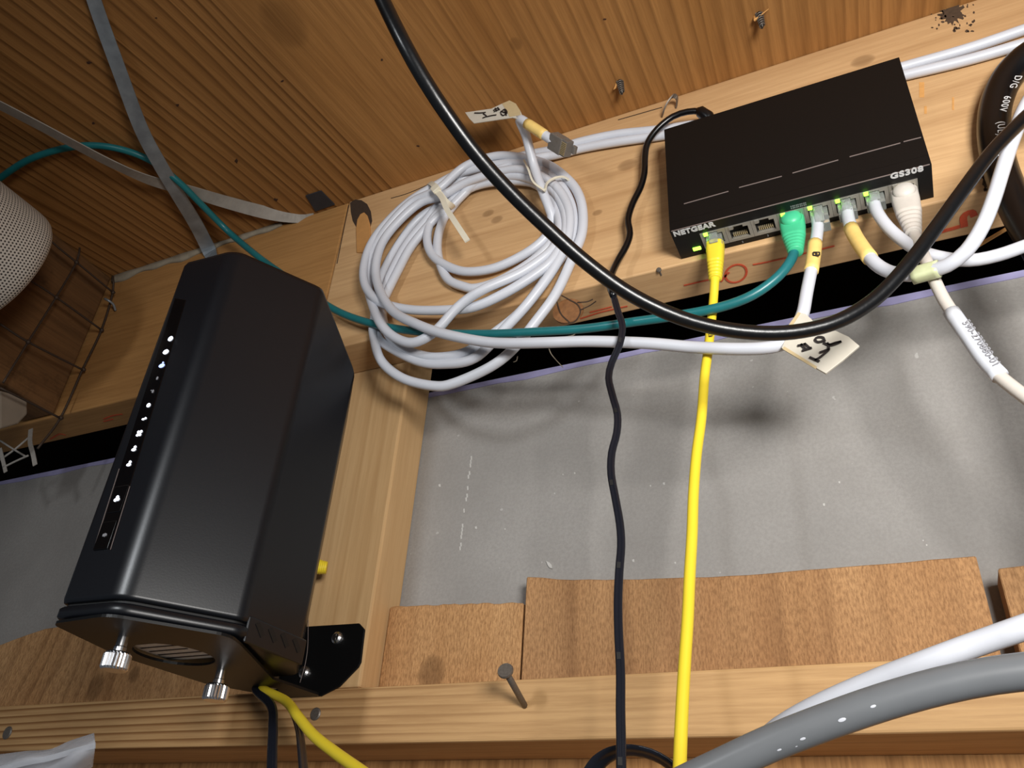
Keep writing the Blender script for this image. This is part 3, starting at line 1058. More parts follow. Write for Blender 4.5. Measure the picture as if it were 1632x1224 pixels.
# vent skirt low on the right side
c0, c1 = Vector((-.2405, -.0790, 0)), Vector((-.2380, -.0270, 0))
cd = (c1 - c0).normalized()
cn = Vector((cd.y, -cd.x, 0))
mtx = Matrix(((cd.x, cn.x, 0, c0.x), (cd.y, cn.y, 0, c0.y), (0, 0, 1, 0), (0, 0, 0, 1)))
L = (c1 - c0).length
vs_ = MB().box((.002, -.001, -.3695), (L, .0010, -.3545), mtx).build('vent_skirt', M['router'], rt, bevel=.0016, seg=3)
for k in range(4):
    x0 = L * (.14 + .205 * k)
    mb = MB()
    mb.prism([mtx @ Vector(p) for p in ((x0, .0009, -.3580), (x0 + .0030, .0009, -.3562), (x0 + .0090, .0009, -.3618), (x0 + .0062, .0009, -.3640))], cn * .0004)
    mb.build('vent_slot', M['router_groove'], vs_)
# sticker on the underside, seen through the bracket hole
hc = Vector((-.2975, -.0700))
zs_ = zb - .0092
stk = MB().box((hc.x - .024, hc.y - .020, zs_), (hc.x + .024, hc.y + .020, zs_ + .0008)).build('sticker', M['sticker'], rt)
mb = MB()
for k in range(5):
    y = hc.y - .015 + k * .0072
    mb.box((hc.x - .021, y, zs_ - .0002), (hc.x + .021 - .006 * (k % 3), y + .0016, zs_ + .0002))
mb.build('print_line', M['ink'], stk)

# bracket
bk = thing('mounting_bracket', Vector((-.275, YS, ZT)), 'black steel bracket with thumbscrews under the router, screwed to the stud', 'bracket')
tray = [(-.3215, -.1365), (-.2765, -.1395), (-.2350, -.0930), (-.2415, -.0760), (-.2738, -.0082), (-.2690, .0365), (-.3000, .0365), (-.3085, .026), (-.330, -.007), (-.336, -.077)]
outl = round_poly(tray, [.008, .016, .012, .006, .008, .003, .003, .006, .01, .012], 5)
bm = bmesh.new()
ov = [bm.verts.new((p.x, p.y, ZT)) for p in outl]
oe = [bm.edges.new((ov[i], ov[(i + 1) % len(ov)])) for i in range(len(ov))]
for (hx, hy, hr, n, sx, sy) in ((hc.x, hc.y, .0235, 36, 1, 1), (-.2965, .014, .0075, 18, 1.15, .8)):
    hv = [bm.verts.new((hx + hr * sx * math.cos(2 * math.pi * k / n), hy + hr * sy * math.sin(2 * math.pi * k / n), ZT)) for k in range(n)]
    oe += [bm.edges.new((hv[i], hv[(i + 1) % n])) for i in range(n)]
bmesh.ops.triangle_fill(bm, use_beauty=True, use_dissolve=False, edges=oe)
res = bmesh.ops.extrude_face_region(bm, geom=bm.faces[:])
for e in res['geom']:
    if isinstance(e, bmesh.types.BMVert):
        e.co.z += .0016
bmesh.ops.recalc_face_normals(bm, faces=bm.faces)
V = [v.co.copy() for v in bm.verts]
bm.verts.index_update()
Fc = [tuple(v.index for v in f.verts) for f in bm.faces]
bm.free()
mesh_obj('tray', V, Fc, M['bracket'], bk)
# low lip along the right cut
# wall plate
q = [(478, 1000), (560, 995), (574, 994), (583, 1004), (577, 1056), (573, 1064), (543, 1095), (514, 1110)]
pl = [at(x, y, YS - .0003) for x, y in q]
pl.append(Vector((-.3080, YS - .0003, pl[-1].z)))
pl.append(Vector((-.3080, YS - .0003, pl[0].z)))
MB().prism(pl, (0, -0.0016, 0)).build('wall_plate', M['bracket'], bk, bevel=.0006)


def wood_screw(x, y):
    c = at(x, y, YS - .0019)
    rg = lambda r, yy: [Vector((c.x + r * math.cos(a), yy, c.z + r * math.sin(a))) for a in [2 * math.pi * k / 20 for k in range(20)]]
    s = MB().loft([rg(.0044, YS - .0019), rg(.0044, YS - .0026), rg(.0040, YS - .0036), rg(.0026, YS - .0046)]).build('screw', M['chrome'], bk, False)
    MB().box((c.x - .0022, YS - .0050, c.z - .0005), (c.x + .0022, YS - .0044, c.z + .0005)).box((c.x - .0005, YS - .0051, c.z - .0022), (c.x + .0005, YS - .0043, c.z + .0022)).build('cross_slot', M['screwdark'], s)


wood_screw(538, 1017)
wood_screw(486, 1072)
for (x, y) in ((197, 1016), (353, 1069)):
    c = atz(x, y, ZT)
    rg = lambda r, z, n=48, kn_=0.0: [Vector((c.x + (r + (kn_ if k % 2 else -kn_)) * math.cos(2 * math.pi * k / n), c.y + (r + (kn_ if k % 2 else -kn_)) * math.sin(2 * math.pi * k / n), z)) for k in range(n)]
    ts = MB().loft([rg(.0062, ZT - .0084, kn_=0), rg(.0070, ZT - .0092, kn_=.0), rg(.0072, ZT - .0100, kn_=.0003), rg(.0072, ZT - .0168, kn_=.0003), rg(.0064, ZT - .0180), rg(.005, ZT - .0182)]).build('thumbscrew', M['chrome'], bk)
    MB().loft([rg(.0030, ZT + .003, 20), rg(.0030, ZT - .0050, 20), rg(.0034, ZT - .0055, 20), rg(.0034, ZT - .0085, 20)]).build('stem', M['chrome'], ts, False)


# ================================================================== network switch
W, H, D = .158, .101, .029
sw = thing('network_switch', Vector((W / 2, 0, -H)), 'flat black eight-port network switch mounted on the pale beam', 'network switch')
MB().box((0, -D, -H + .008), (W, -.0006, 0)).build('case', M['switch'], sw)
fp = MB()
PX0, PX1, PY0, PY1 = .0172, .1503, -.0205, -.0052
fp.box((0, -D, -H), (PX0, -.0006, -H + .0079)).box((PX1, -D, -H), (W, -.0006, -H + .0079))
fp.box((PX0, -D, -H), (PX1, PY0, -H + .0079)).box((PX0, PY1, -H), (PX1, -.0006, -H + .0079))
fp.build('front_panel', M['switch'], sw)
MB().box((.001, -D - .0002, -H - .0001), (W - .001, -D + .0002, -H + .0005)).build('front_edge_highlight', M['slit'], sw)  # bevel highlight painted as a thin grey strip
mb = MB()
for (a, b) in (((1090, 325), (1161, 305)), ((1178, 299), (1246, 281)), ((1263, 276), (1336, 255)), ((1354, 250), (1435, 228)), ((1440, 226), (1468, 219))):
    ribbon(mb, [at(*a, -D - .0001), at(*b, -D - .0001)], .0007, .0003, Vector((0, -1, 0)))
mb.build('seam_slit', M['slit'], sw)
lit = (0, 3, 4, 5, 6)
PX = [.0258 + .01655 * i for i in range(8)]
for i, x in enumerate(PX):
    mb = MB()
    z0, z1 = -H - .0004, -H + .0078
    y0, y1 = PY0 + .0001, PY1 - .0001
    mb.box((x - .0082, y0, z0), (x - .0060, y1, z1)).box((x + .0060, y0, z0), (x + .0082, y1, z1))
    mb.box((x - .0060, y1 - .0022, z0), (x + .0060, y1, z1))
    mb.box((x - .0060, y0, z0), (x - .0030, y0 + .0030, z1)).box((x + .0030, y0, z0), (x + .0060, y0 + .0030, z1))
    mb.box((x - .0030, y0, z0), (x + .0030, y0 + .0011, z1))
    pt = mb.build('port', M['cage'], sw)
    MB().box((x - .0060, y0 + .0008, -H + .0060), (x + .0060, y1 - .0020, -H + .0078)).box((x - .0059, y0 + .001, -H + .0005), (x - .0055, y1 - .002, -H + .006)).build('socket', M['portdark'], pt)
    if i in (1, 2):
        mb = MB()
        for k in range(8):
            xx = x - .0042 + k * .0012
            mb.box((xx - .0003, y1 - .0052, -H + .0012), (xx + .0003, y1 - .0030, -H + .0030))
        mb.build('contacts', M['gold'], pt)
    MB().box((x - .0058, y0 + .0002, z0 - .0010), (x - .0032, y0 + .0026, z0 + .001)).build('port_light', M['led'] if i in lit else M['cage'], pt)
MB().box((.0098, -.0086, -H - .0007), (.0152, -.0056, -H + .0005)).build('power_light', M['led'], sw, bevel=.0004)
text_mesh('brand_lettering', 'NETGEAR', .0060, (.0016, -.0240, -H - .0002), (1, 0, 0), (0, -1, 0), M['print'], sw, bold=.00026, spacing=1.05)
text_mesh('model_lettering', 'GS308', .0062, (.1352, -.0256, -H - .0002), (1, 0, 0), (0, -1, 0), M['print'], sw, bold=.00024, spacing=1.12)
for i in (1, 2):
    text_mesh('port_number', str(i + 1), .0022, (PX[i] - .0008, -.0020, -H - .0002), (1, 0, 0), (0, -1, 0), M['print_dim'], sw)
mb = MB()
for r_ in range(2):
    for k in range(9):
        mb.box((.0765 + k * .0011, -.0226 - r_ * .0017, -H - .0002), (.0772 + k * .0011 + .0002 * (k % 2), -.0216 - r_ * .0017, -H + .0001))
mb.build('small_print', M['print_dim'], sw)


# ================================================================== plugs, boots
def plug_clear(parent, x, drop=.010, name='plug', mat=None, lean=(0, 0)):
    """clear RJ45 body standing out of port at x, pointing down"""
    yc = -.0122
    z0, z1 = -H + .0050, -H - drop
    mb = MB()
    mb.box((x - .0054, yc - .0038, z1), (x + .0054, yc + .0042, z0))
    mb.box((x - .0028, yc - .0062, z1 + .0005), (x + .0028, yc - .0050, z0 - .004))
    mb.box((x - .0028, yc - .0055, z0 - .0045), (x + .0028, yc - .0036, z0 - .003))
    return mb.build(name, mat or M['clear'], parent, bevel=.0005)


def boot(parent, p0, p1, mat, w0, w1, bump_r=0.0, ribs=4):
    """tapered strain-relief boot from p0 (at the plug) to p1 (at the cable)"""
    ax = (p1 - p0)
    L = ax.length
    ax.normalize()
    yv = Vector((0, -1, 0))
    yv = (yv - ax * yv.dot(ax)).normalized()
    xv = ax.cross(yv).normalized()

    def ring(t, wx, wy, n=24, e=0.55):
        c = p0 + ax * (L * t)
        out = []
        for k in range(n):
            a = 2 * math.pi * k / n
            ca, sa = math.cos(a), math.sin(a)
            out.append(c + xv * (wx * math.copysign(abs(ca) ** e, ca)) + yv * (wy * math.copysign(abs(sa) ** e, sa)))
        return out
    rings = []
    prof = [(0, w0 * .94, .0044), (.03, w0, .0048), (.25, w0, .0048), (.48, w0 * .93, .0047)]
    n = ribs * 4
    for i in range(n + 1):
        t = .52 + .46 * i / n
        s = (t - .52) / .46
        w = w0 * .92 + (w1 - w0 * .92) * s
        wy = .0048 + (w1 - .0048) * s
        k = 1.0 if i % 4 in (0, 1) else .89
        prof.append((t, w * k, wy * k))
    prof.append((1.0, w1 * .9, w1 * .9))
    for (t, a, b) in prof:
        rings.append(ring(t, a, b, e=.55 + .4 * t))
    b_ = MB().loft(rings).build('boot', mat, parent, True)
    if bump_r:
        c = p0 + ax * (L * .12) + yv * .0042
        MB().ball(c, bump_r, (1, 1.05, .62), 18, 10, (xv, ax, yv)).build('latch_bump', mat, b_, True)
    return b_


def cable(parent, pts, px, mat, name='jacket', sides=12, step=.004):
    path = spline(pts, step)
    r = [mm(p, px) / 2 if px > 1 else px for p in path]
    return MB().tube(path, r, sides).build(name, mat, parent, True)


def cab_r(parent, pts, r, mat, name='jacket', sides=12, step=.004):
    return MB().tube(spline(pts, step), r, sides).build(name, mat, parent, True)


RW = 0.0037
# ---- yellow patch cable (port 1)
pz = -H
yc = -.0122
ye_ = thing('ethernet_cable', Vector((PX[0], yc, pz)), 'yellow patch cable hanging straight down from the first switch port', 'cable', 'network cables')
plug_clear(ye_, PX[0], .009)
b0, b1 = at(1139, 396, -.0125), at(1140, 445, -.0128)
boot(ye_, Vector((PX[0], yc, -H - .0045)), b1, M['yellow'], .0058, .0044, 0, 5)
yp = [b1 + (b0 - b1) * .2] + trace([(1139, 450, -.0125), (1136, 490, -.0105), (1129, 555, -.0175), (1123, 600, -.022), (1118, 665), (1110, 725), (1105, 790), (1103, 850), (1099, 920), (1096, 985), (1091, 1060), (1087, 1130), (1084, 1200), (1082, 1260, -.075)])
pth = spline(ext(yp, 0, .4), .004)
MB().tube(pth, [.0029 if p.z < -.135 else .0034 for p in pth], 12).build('jacket', M['yellow'], ye_, True)
pt = [p for p in pth][::-1]
cx_ = at(1133, 533, -.0165)
text_mesh('jacket_print', 'E326', .0036, cx_ + Vector((.0018, -.0032, -.004)), (0.0, 0.1, 1), (-1, 0, 0), M['ink'], ye_)

# ---- teal cable with green boot (port 4)
te = thing('ethernet_cable', Vector((PX[3], yc, pz)), 'teal cable with green boot crossing the beam and rising to the left ceiling', 'cable', 'network cables')
g1 = at(1268, 402, -.018)
boot(te, Vector((PX[3], yc, -H - .0005)), g1, M['green'], .0078, .0048, .0066, 5)
tp = ceil_pts([(-25, 305, .016), (0, 284, .014), (45, 255, .010), (100, 237, .006), (150, 232, .0048), (200, 240, .006), (245, 259, .007), (285, 290, .012), (320, 325, .014)])
tp += trace([(365, 370, -.026), (410, 408, -.02), (450, 437, -.016), (490, 466, -.014), (540, 497, -.014), (590, 515, -.014), (640, 525, -.0155), (700, 531, -.0155), (780, 532, -.0165), (850, 529, -.017), (930, 524, -.018),
             (1010, 513, -.018), (1080, 503, -.018), (1150, 489, -.0185), (1200, 470, -.019), (1240, 441, -.019), (1262, 412, -.018)])
tp.append(g1 + (Vector((PX[3], yc, -H)) - g1) * .25)
cab_r(te, tp, .0031, M['teal'])

# ---- white cable A: unplugged end, inner loops, outer loops, beam line
ca = thing('ethernet_cable', at(760, 430, -.01), 'coiled white cable whose unplugged clear connector sticks up over the coil', 'cable', 'network cables')
pa = [(884, 226, -.050), (866, 214, -.053), (846, 201, -.056), (829, 190, -.057), (831, 199, -.052), (838, 215, -.044), (844, 238, -.036), (852, 268, -.026), (864, 303, -.022), (875, 331, -.016), (880, 352, -.010), (870, 378, -.008),
      (838, 404, -.008), (789, 427, -.008), (745, 433), (715, 425), (691, 409), (681, 385), (685, 357), (703, 335, -.008),
      (750, 300), (800, 289), (850, 292), (884, 315), (892, 350), (884, 380), (850, 415), (800, 446), (760, 459, -.006), (740, 457), (715, 446), (702, 422), (697, 392), (702, 362), (716, 336, -.006),
      (760, 291, -.010), (822, 281), (873, 298), (898, 330), (901, 372), (882, 412), (855, 436, -.016), (805, 467, -.018), (756, 489), (715, 494), (658, 494), (614, 485), (593, 472, -.018), (581, 451), (580, 425), (590, 392), (612, 360), (650, 323), (692, 297, -.012),
      (740, 274), (822, 260, -.010), (880, 281), (911, 328), (911, 380), (873, 440), (831, 495, -.008), (789, 530), (745, 560), (707, 569), (674, 567), (638, 552), (617, 530), (609, 500, -.008), (613, 465), (626, 430), (649, 388), (680, 350), (708, 316, -.005),
      (745, 280), (790, 262), (835, 248, -.006), (885, 238, -.007), (930, 225, -.007), (985, 214, -.006), (1050, 207, -.005), (1120, 196, -.004), (1200, 176, -.004), (1300, 146), (1400, 118, -.004), (1450, 104, -.004), (1545, 77, -.004), (1645, 43, -.004)]
pa3 = trace(pa)
MB().tube(spline(ext(pa3, 0, .5), .0035), RW, 12).build('jacket', M['white'], ca, True)
# free connector
p0, p1 = at(882, 224, -.050), at(918, 246, -.047)
ax = (p1 - p0).normalized()
yv = (CAM - p0).normalized()
yv = (yv - ax * yv.dot(ax)).normalized()
yv = (Matrix.Rotation(0.45, 3, ax) @ yv)
xv = yv.cross(ax).normalized()
mtx = Matrix(((xv.x, ax.x, yv.x, p0.x), (xv.y, ax.y, yv.y, p0.y), (xv.z, ax.z, yv.z, p0.z), (0, 0, 0, 1)))
mb = MB()
mb.box((-.0062, -.001, -.0040), (.0062, .0125, .0042), mtx).box((-.0060, .0125, -.0040), (.0060, .0175, .0030), mtx).box((-.0030, .0165, -.0062), (.0030, .0205, -.0030), mtx)
cp = mb.build('plug', M['smoke'], ca, bevel=.0006)
mb = MB()
for k in range(8):
    mb.box((-.0046 + k * .00122, .0125, .0030), (-.0046 + k * .00122 + .0006, .0172, .0036), mtx)
mb.build('contacts', M['gold'], cp)
cab_r(ca, trace([(840, 197, -.0565), (850, 203.5, -.0556), (860, 210, -.0542), (868, 215.5, -.0529)]), .0042, M['tape'], 'tape_wrap')
# paper flag
q = [(741, 179), (755, 177), (783, 173), (800, 165), (812, 160), (822, 165), (829, 176), (833, 186), (826, 190), (816, 187), (795, 190), (775, 193), (755, 196), (748, 189)]
fl = MB().prism([at(x, y, -.060) for x, y in q], (0, .0009, 0)).build('label_flag', M['tapepaper'], ca, bevel=.0002)
q = [(800, 165), (812, 160), (822, 165), (829, 176), (830, 186), (822, 184), (812, 186), (807, 176)]
MB().prism([at(x, y, -.0603) for x, y in q], (0, .0003, 0)).build('tape_edge', M['tapeclear'], fl)


def strokes(parent, pls, Y, w, name='handwriting', mat=None):
    mb = MB()
    for pl in pls:
        pts = spline([at(x, y, Y) for x, y in pl], .0008) if len(pl) > 2 else [at(x, y, Y) for x, y in pl]
        ribbon(mb, pts, w, .0003, Vector((0, -1, 0)))
    return mb.build(name, mat or M['ink'], parent)


strokes(fl, [[(756, 180), (765, 180), (774, 179)], [(769, 188), (775, 185), (770, 181)], [(775, 186), (784, 184), (791, 183)], [(786, 176), (793, 172)], [(787, 178), (796, 174)], [(789, 172), (792, 177)], [(793, 171), (796, 175)],
             [(797, 180), (804, 174), (808, 179), (802, 184), (798, 181)], [(798, 177), (808, 181)], [(804, 174), (807, 184)]], -.0606, .0010)

# ---- white cable B: port 5, tag, coil, second beam line
cb = thing('ethernet_cable', Vector((PX[4], yc, pz)), 'white cable from the fifth switch port through the large handwritten tag into the coil', 'cable', 'network cables')
plug_clear(cb, PX[4], .0135)
pb = [(1303, 345, -.0135), (1303, 366, -.015), (1298, 400, -.020), (1293, 430, -.024), (1286, 465, -.027), (1280, 498, -.029), (1271, 520, -.029), (1262, 536, -.029), (1246, 549, -.029), (1215, 555, -.029), (1165, 556, -.028), (1100, 553, -.0265), (1030, 547), (940, 544, -.0255), (870, 546), (805, 547, -.0265),
      (760, 543, -.0275), (700, 530, -.030), (658, 514, -.030), (630, 499, -.026), (611, 475, -.022), (600, 445, -.018), (600, 415), (612, 382), (640, 348), (672, 322), (705, 312, -.014), (750, 288), (822, 270, -.015), (877, 290), (905, 330), (905, 378), (884, 425), (846, 478, -.013), (806, 522), (757, 570, -.007), (707, 580), (665, 575), (617, 551), (602, 535), (597, 500), (601, 470), (612, 432),
      (635, 390), (668, 348), (711, 322, -.003), (755, 298), (822, 286, -.003), (868, 303), (889, 340), (887, 388), (838, 430, -.019), (773, 460, -.026), (745, 477), (723, 496), (699, 523, -.024), (674, 541), (651, 546), (625, 535), (606, 515, -.023), (595, 490), (587, 460, -.010), (588, 428), (598, 393), (621, 358), (657, 322), (698, 302, -.017),
      (740, 266), (789, 249), (831, 251, -.012), (871, 262), (895, 277), (917, 300), (928, 330), (928, 369), (915, 405), (887, 466, -.009), (854, 512), (818, 556), (781, 585), (723, 611), (690, 615), (642, 603), (609, 577), (597, 544), (596, 510), (615, 470), (635, 430), (656, 392), (690, 352), (719, 329, -.008),
      (760, 290), (805, 266), (845, 254, -.010), (885, 247, -.006), (930, 236, -.005), (985, 226, -.005), (1050, 217, -.004), (1120, 206, -.004), (1200, 186), (1300, 157), (1400, 130, -.004), (1450, 118, -.004), (1545, 95, -.004), (1645, 66, -.004)]
MB().tube(spline(ext(trace(pb), 0, .5), .0035), RW, 12).build('jacket', M['white'], cb, True)
cab_r(cb, trace([(1299, 387, -.0185), (1298, 398, -.0198), (1295, 420, -.0226), (1293, 432, -.0244)]), .0043, M['tape'], 'tape_wrap')
strokes(cb, [[(1296, 402), (1306, 402)], [(1296, 407), (1306, 407)], [(1296, 402), (1296, 407)], [(1306, 402), (1306, 407)], [(1301, 402), (1301, 407)]], -.0265, .0008)
q = [(1272, 497), (1284, 500), (1293, 508), (1302, 520), (1330, 526), (1352, 536), (1370, 551), (1342, 575), (1316, 595), (1300, 586), (1268, 568), (1245, 554), (1252, 540), (1262, 520)]
fl = MB().prism([at(x, y, -.0335) for x, y in q], (0, .0016, 0)).build('label_flag', M['tapepaper'], cb, bevel=.0003)
fl['label'] = 'folded paper tag with handwritten ed and number 1'
q = [(1272, 497), (1276, 499), (1261, 521), (1256, 519)]
MB().prism([at(x, y, -.0339) for x, y in q], (0, .0003, 0)).build('tape_edge', M['tapeclear'], fl)
q = [(1247, 556), (1250, 552), (1302, 584), (1300, 588)]
MB().prism([at(x, y, -.0339) for x, y in q], (0, .0003, 0)).build('tape_edge', M['tapeclear'], fl)
strokes(fl, [[(1316, 542), (1304, 545), (1299, 541), (1304, 537), (1312, 538), (1314, 544)], [(1312, 546), (1322, 550), (1332, 548), (1341, 544)], [(1341, 544), (1332, 546), (1322, 549), (1318, 546)],
             [(1271, 551), (1284, 548)], [(1278, 559), (1294, 554)], [(1276, 548), (1285, 558)], [(1282, 547), (1292, 556)],
             [(1306, 562), (1314, 559), (1321, 556)], [(1319, 552), (1321, 557), (1306, 570), (1298, 574)], [(1290, 569), (1299, 573), (1306, 576)]], -.0345, .0013)

# ---- white cable C: port 6, taped, sleeve, rising right
cc = thing('ethernet_cable', Vector((PX[5], yc, pz)), 'white cable from the sixth port with yellowed tape, passing the LED-tinted sleeve and rising right', 'cable', 'network cables')
plug_clear(cc, PX[5], .0095)
pc = [(1349, 330, -.0135), (1353, 352, -.016), (1362, 376, -.020), (1378, 400, -.026), (1396, 421, -.031), (1420, 434, -.034), (1450, 438, -.036), (1480, 432, -.038), (1510, 423, -.043), (1540, 400, -.048), (1565, 362, -.052), (1583, 318, -.054), (1598, 270, -.055), (1614, 222, -.055), (1640, 160, -.055)]
cab_r(cc, ext(trace(pc), 0, .10, (.8, 0, -.4)), .0038, M['white'])
cab_r(cc, trace([(1356, 363, -.0178), (1364, 379, -.0205), (1377, 399, -.0257), (1387, 412, -.0287)]), .0045, M['tape'], 'tape_wrap')
strokes(cc, [[(1367, 384), (1372, 391)], [(1368, 388), (1375, 387)], [(1369, 392), (1371, 386)]], -.0275, .0012)
# ---- white cable D: port 7
cd_ = thing('ethernet_cable', Vector((PX[6], yc, pz)), 'white cable from the seventh port sweeping level to the right edge', 'cable', 'network cables')
plug_clear(cd_, PX[6], .0075)
pd = [(1392, 318, -.0135), (1398, 338, -.016), (1415, 362, -.018), (1440, 384, -.020), (1468, 401, -.022), (1505, 411, -.024), (1545, 415, -.024), (1590, 407, -.024), (1645, 388, -.024)]
cab_r(cd_, ext(trace(pd), 0, .35), .0036, M['white'])
# ---- white cable E: port 8, beige boot, label
ce = thing('ethernet_cable', Vector((PX[7], yc, pz)), 'off-white cable with beige boot and printed label running down to the right', 'cable', 'network cables')
e1 = at(1456, 372, -.020)
boot(ce, Vector((PX[7], yc, -H - .0005)), e1, M['beige'], .0078, .0046, .0066, 5)
pe = [(1460, 380, -.0205), (1470, 402, -.026), (1480, 425, -.029), (1490, 448, -.031), (1503, 475, -.032), (1519, 500, -.033), (1545, 538, -.036), (1570, 575, -.038), (1595, 602, -.040), (1650, 645, -.043)]
e3 = trace(pe)
cab_r(ce, [e1 + (Vector((PX[7], yc, -H)) - e1) * .2] + ext(e3, 0, .4, (0, 0, -.5)), .0033, M['beige'])
lp = trace([(1516, 497, -.0328), (1530, 517, -.0343), (1545, 538, -.036), (1570, 574, -.038), (1594, 600, -.0398)])
lw = cab_r(ce, lp, .0042, M['label'], 'label_wrap')
d_ = (at(1575, 570, -.0428) - at(1534, 513, -.0392))
text_mesh('label_print', '590-270880-01', .0054, at(1533, 514, -.0392), d_, d_.cross(at(1550, 540, -.04) - CAM), M['iconoff'], lw)

# ---- black power lead of the switch
bp = thing('power_lead', at(1118, 185, -.01), 'thin black power cord hanging down from the back of the switch', 'cord')
pp = trace([(1135, 200, -.010), (1128, 186, -.014), (1116, 178, -.016), (1096, 178, -.017), (1072, 186, -.017), (1048, 205, -.016), (1032, 228, -.014), (1028, 250, -.012), (1027, 275), (1021, 298, -.010), (1008, 325), (1001, 350), (1004, 372, -.012), (998, 392), (985, 415, -.014), (975, 437, -.020), (972, 455, -.026), (978, 472, -.031)])
cab_r(bp, pp, .0024, M['black'], 'jacket')
MB().tube([pp[0], pp[1], pp[2], pp[2] + (pp[3] - pp[2]) * .25], [.0048, .0048, .0044, .003], 12).build('strain_relief', M['black'], bp, True)
lower = trace([(978, 472, -.031), (985, 497, -.033), (992, 520, -.034), (988, 548, -.035), (975, 578), (970, 602, -.036), (976, 630), (984, 660), (983, 690), (975, 722, -.042), (974, 755), (981, 795), (988, 835), (990, 870, -.048), (987, 910), (985, 960), (986, 1010, -.056), (989, 1070), (989, 1130), (990, 1190, -.066), (990, 1260, -.07)])
twin = []
for k in range(10):
    a = math.pi * (0.28 + 1.44 * k / 9)
    twin.append((-.62 + .68 * math.cos(a), .68 * math.sin(a)))
for k in range(10):
    a = math.pi * (-.72 + 1.44 * k / 9)
    twin.append((.62 + .68 * math.cos(a), .68 * math.sin(a)))
path = spline(ext(lower, 0, .4), .004)
MB().tube(path, .0017, profile=twin, ref=Vector((0.1, -1, -.6))).build('twin_flex', M['flex'], bp, True)
for i in range(8, len(path) - 2, 11):
    t = (path[i + 1] - path[i]).normalized()
    vw = (CAM - path[i]).normalized()
    ribbon(MB(), [path[i] + vw * .0012, path[i] + t * .0035 + vw * .0012], .0030, .0003, vw).build('highlight_break', M['router_groove'], bp)  # dark dash painted as a break in the flex highlight
# thin black flex looping at the bottom
lf = thing('flat_cable', at(1000, 1200, -.05), 'black flat cord looping behind the yellow cable at the bottom edge', 'cord')
path = spline(ext(trace([(940, 1236, -.045), (955, 1214, -.047), (980, 1199, -.05), (1010, 1196, -.052), (1040, 1203), (1065, 1217), (1090, 1240, -.052)]), .25, .25, (0, 0, -.4)), .003)
fl8 = [(x * 1.3, y * .55) for x, y in twin]
nrm = Vector((-.2, -1, .35))
n = len(path)
rings = MB()
rings.tube(path, .0025, profile=fl8, ref=Vector((0, -.45, -1)))
rings.build('flat_jacket', M['flex'], lf, True)

# ---- black coax
cx2 = thing('coax_cable', at(900, 390, -.10), 'thick black coax cable sweeping in a big curve across the picture', 'cable')
co = trace([(596, -30, -.262), (612, 5, -.256), (640, 62, -.247), (672, 120, -.235), (712, 182, -.220), (760, 247, -.202), (815, 308, -.183), (875, 366, -.164), (935, 419, -.147), (1000, 466, -.131), (1070, 501, -.117), (1140, 522, -.105), (1215, 531, -.095), (1280, 527, -.088),
            (1340, 510, -.083), (1395, 476, -.079), (1445, 424, -.077), (1490, 365, -.074), (1535, 303, -.071), (1580, 243, -.066), (1625, 196, -.060), (1660, 165, -.055)])
pth = spline(ext(ext(co, .4, 0, (-.3, -.5, 0)), 0, .10, (.8, 0, -.4)), .004)
MB().tube(pth, .0037, 14).build('jacket', M['coax'], cx2, True)

# ---- heavy black cable at the right edge
hv = thing('power_cable', at(1575, 210, -.01), 'heavy black power cable with printed 600V clamped at the right edge', 'cable')
hp = trace([(1665, 75, -.014), (1632, 95, -.0125), (1603, 128, -.011), (1587, 168, -.010), (1584, 210, -.010), (1591, 255, -.010), (1606, 300, -.0115), (1630, 350, -.014), (1660, 400, -.018)])
hj = MB().tube(spline(ext(hp, .3, .35, (0, 0, -.2)), .004), .0093, 20).build('jacket', M['black'], hv, True)
sd = [(1603, 152, 'D/G'), (1597, 165, '600V'), (1589, 198, '(UL)')]
for (x, y, s) in ((1619, 120, 'D/G'), (1601, 153, '600V'), (1590, 194, '(UL)')):
    p = at(x, y, -.0205)
    dn = {'D/G': (-9, 17), '600V': (-8, 24), '(UL)': (0, 24)}[s]
    d_ = at(x + dn[0], y + dn[1], -.0205) - p
    text_mesh('jacket_print', s, .0056, p, d_, (1, 0, .25), M['print'], hj, spacing=1.15)
cl = thing('cable_clamp', at(1590, 245, -.01), 'shiny metal clamp over the heavy black cable', 'clamp')
pl = spline([at(1570, 254, .0), at(1572, 247, -.014), at(1582, 243, -.0215), at(1596, 241, -.0225), at(1610, 240, -.019), at(1618, 240, .0)], .0015)
ribbon(MB(), pl, .0052, .0010, [(p - at(1592, 248, .0)).normalized() for p in pl]).build('strap', M['chrome'], cl)
# jute-coloured lacing behind
lc = thing('string', at(1570, 390, .03), 'thin tan string slanting up in the dark gap at right', 'string')
MB().tube(spline([at(1548, 398, .03), at(1580, 379, .025), at(1610, 361, .02), at(1640, 340, .015)], .004), .0012, 6).build('strand', M['splinter'], lc, True)

# ---- ties
def tie_loop(parent, pts, w, name, mat, nrm=None):
    c = sum(pts, Vector()) / len(pts)
    pl = spline(pts, .0015)
    ribbon(MB(), pl, w, .0011, nrm or [(p - c).normalized() for p in pl]).build(name, mat, parent)


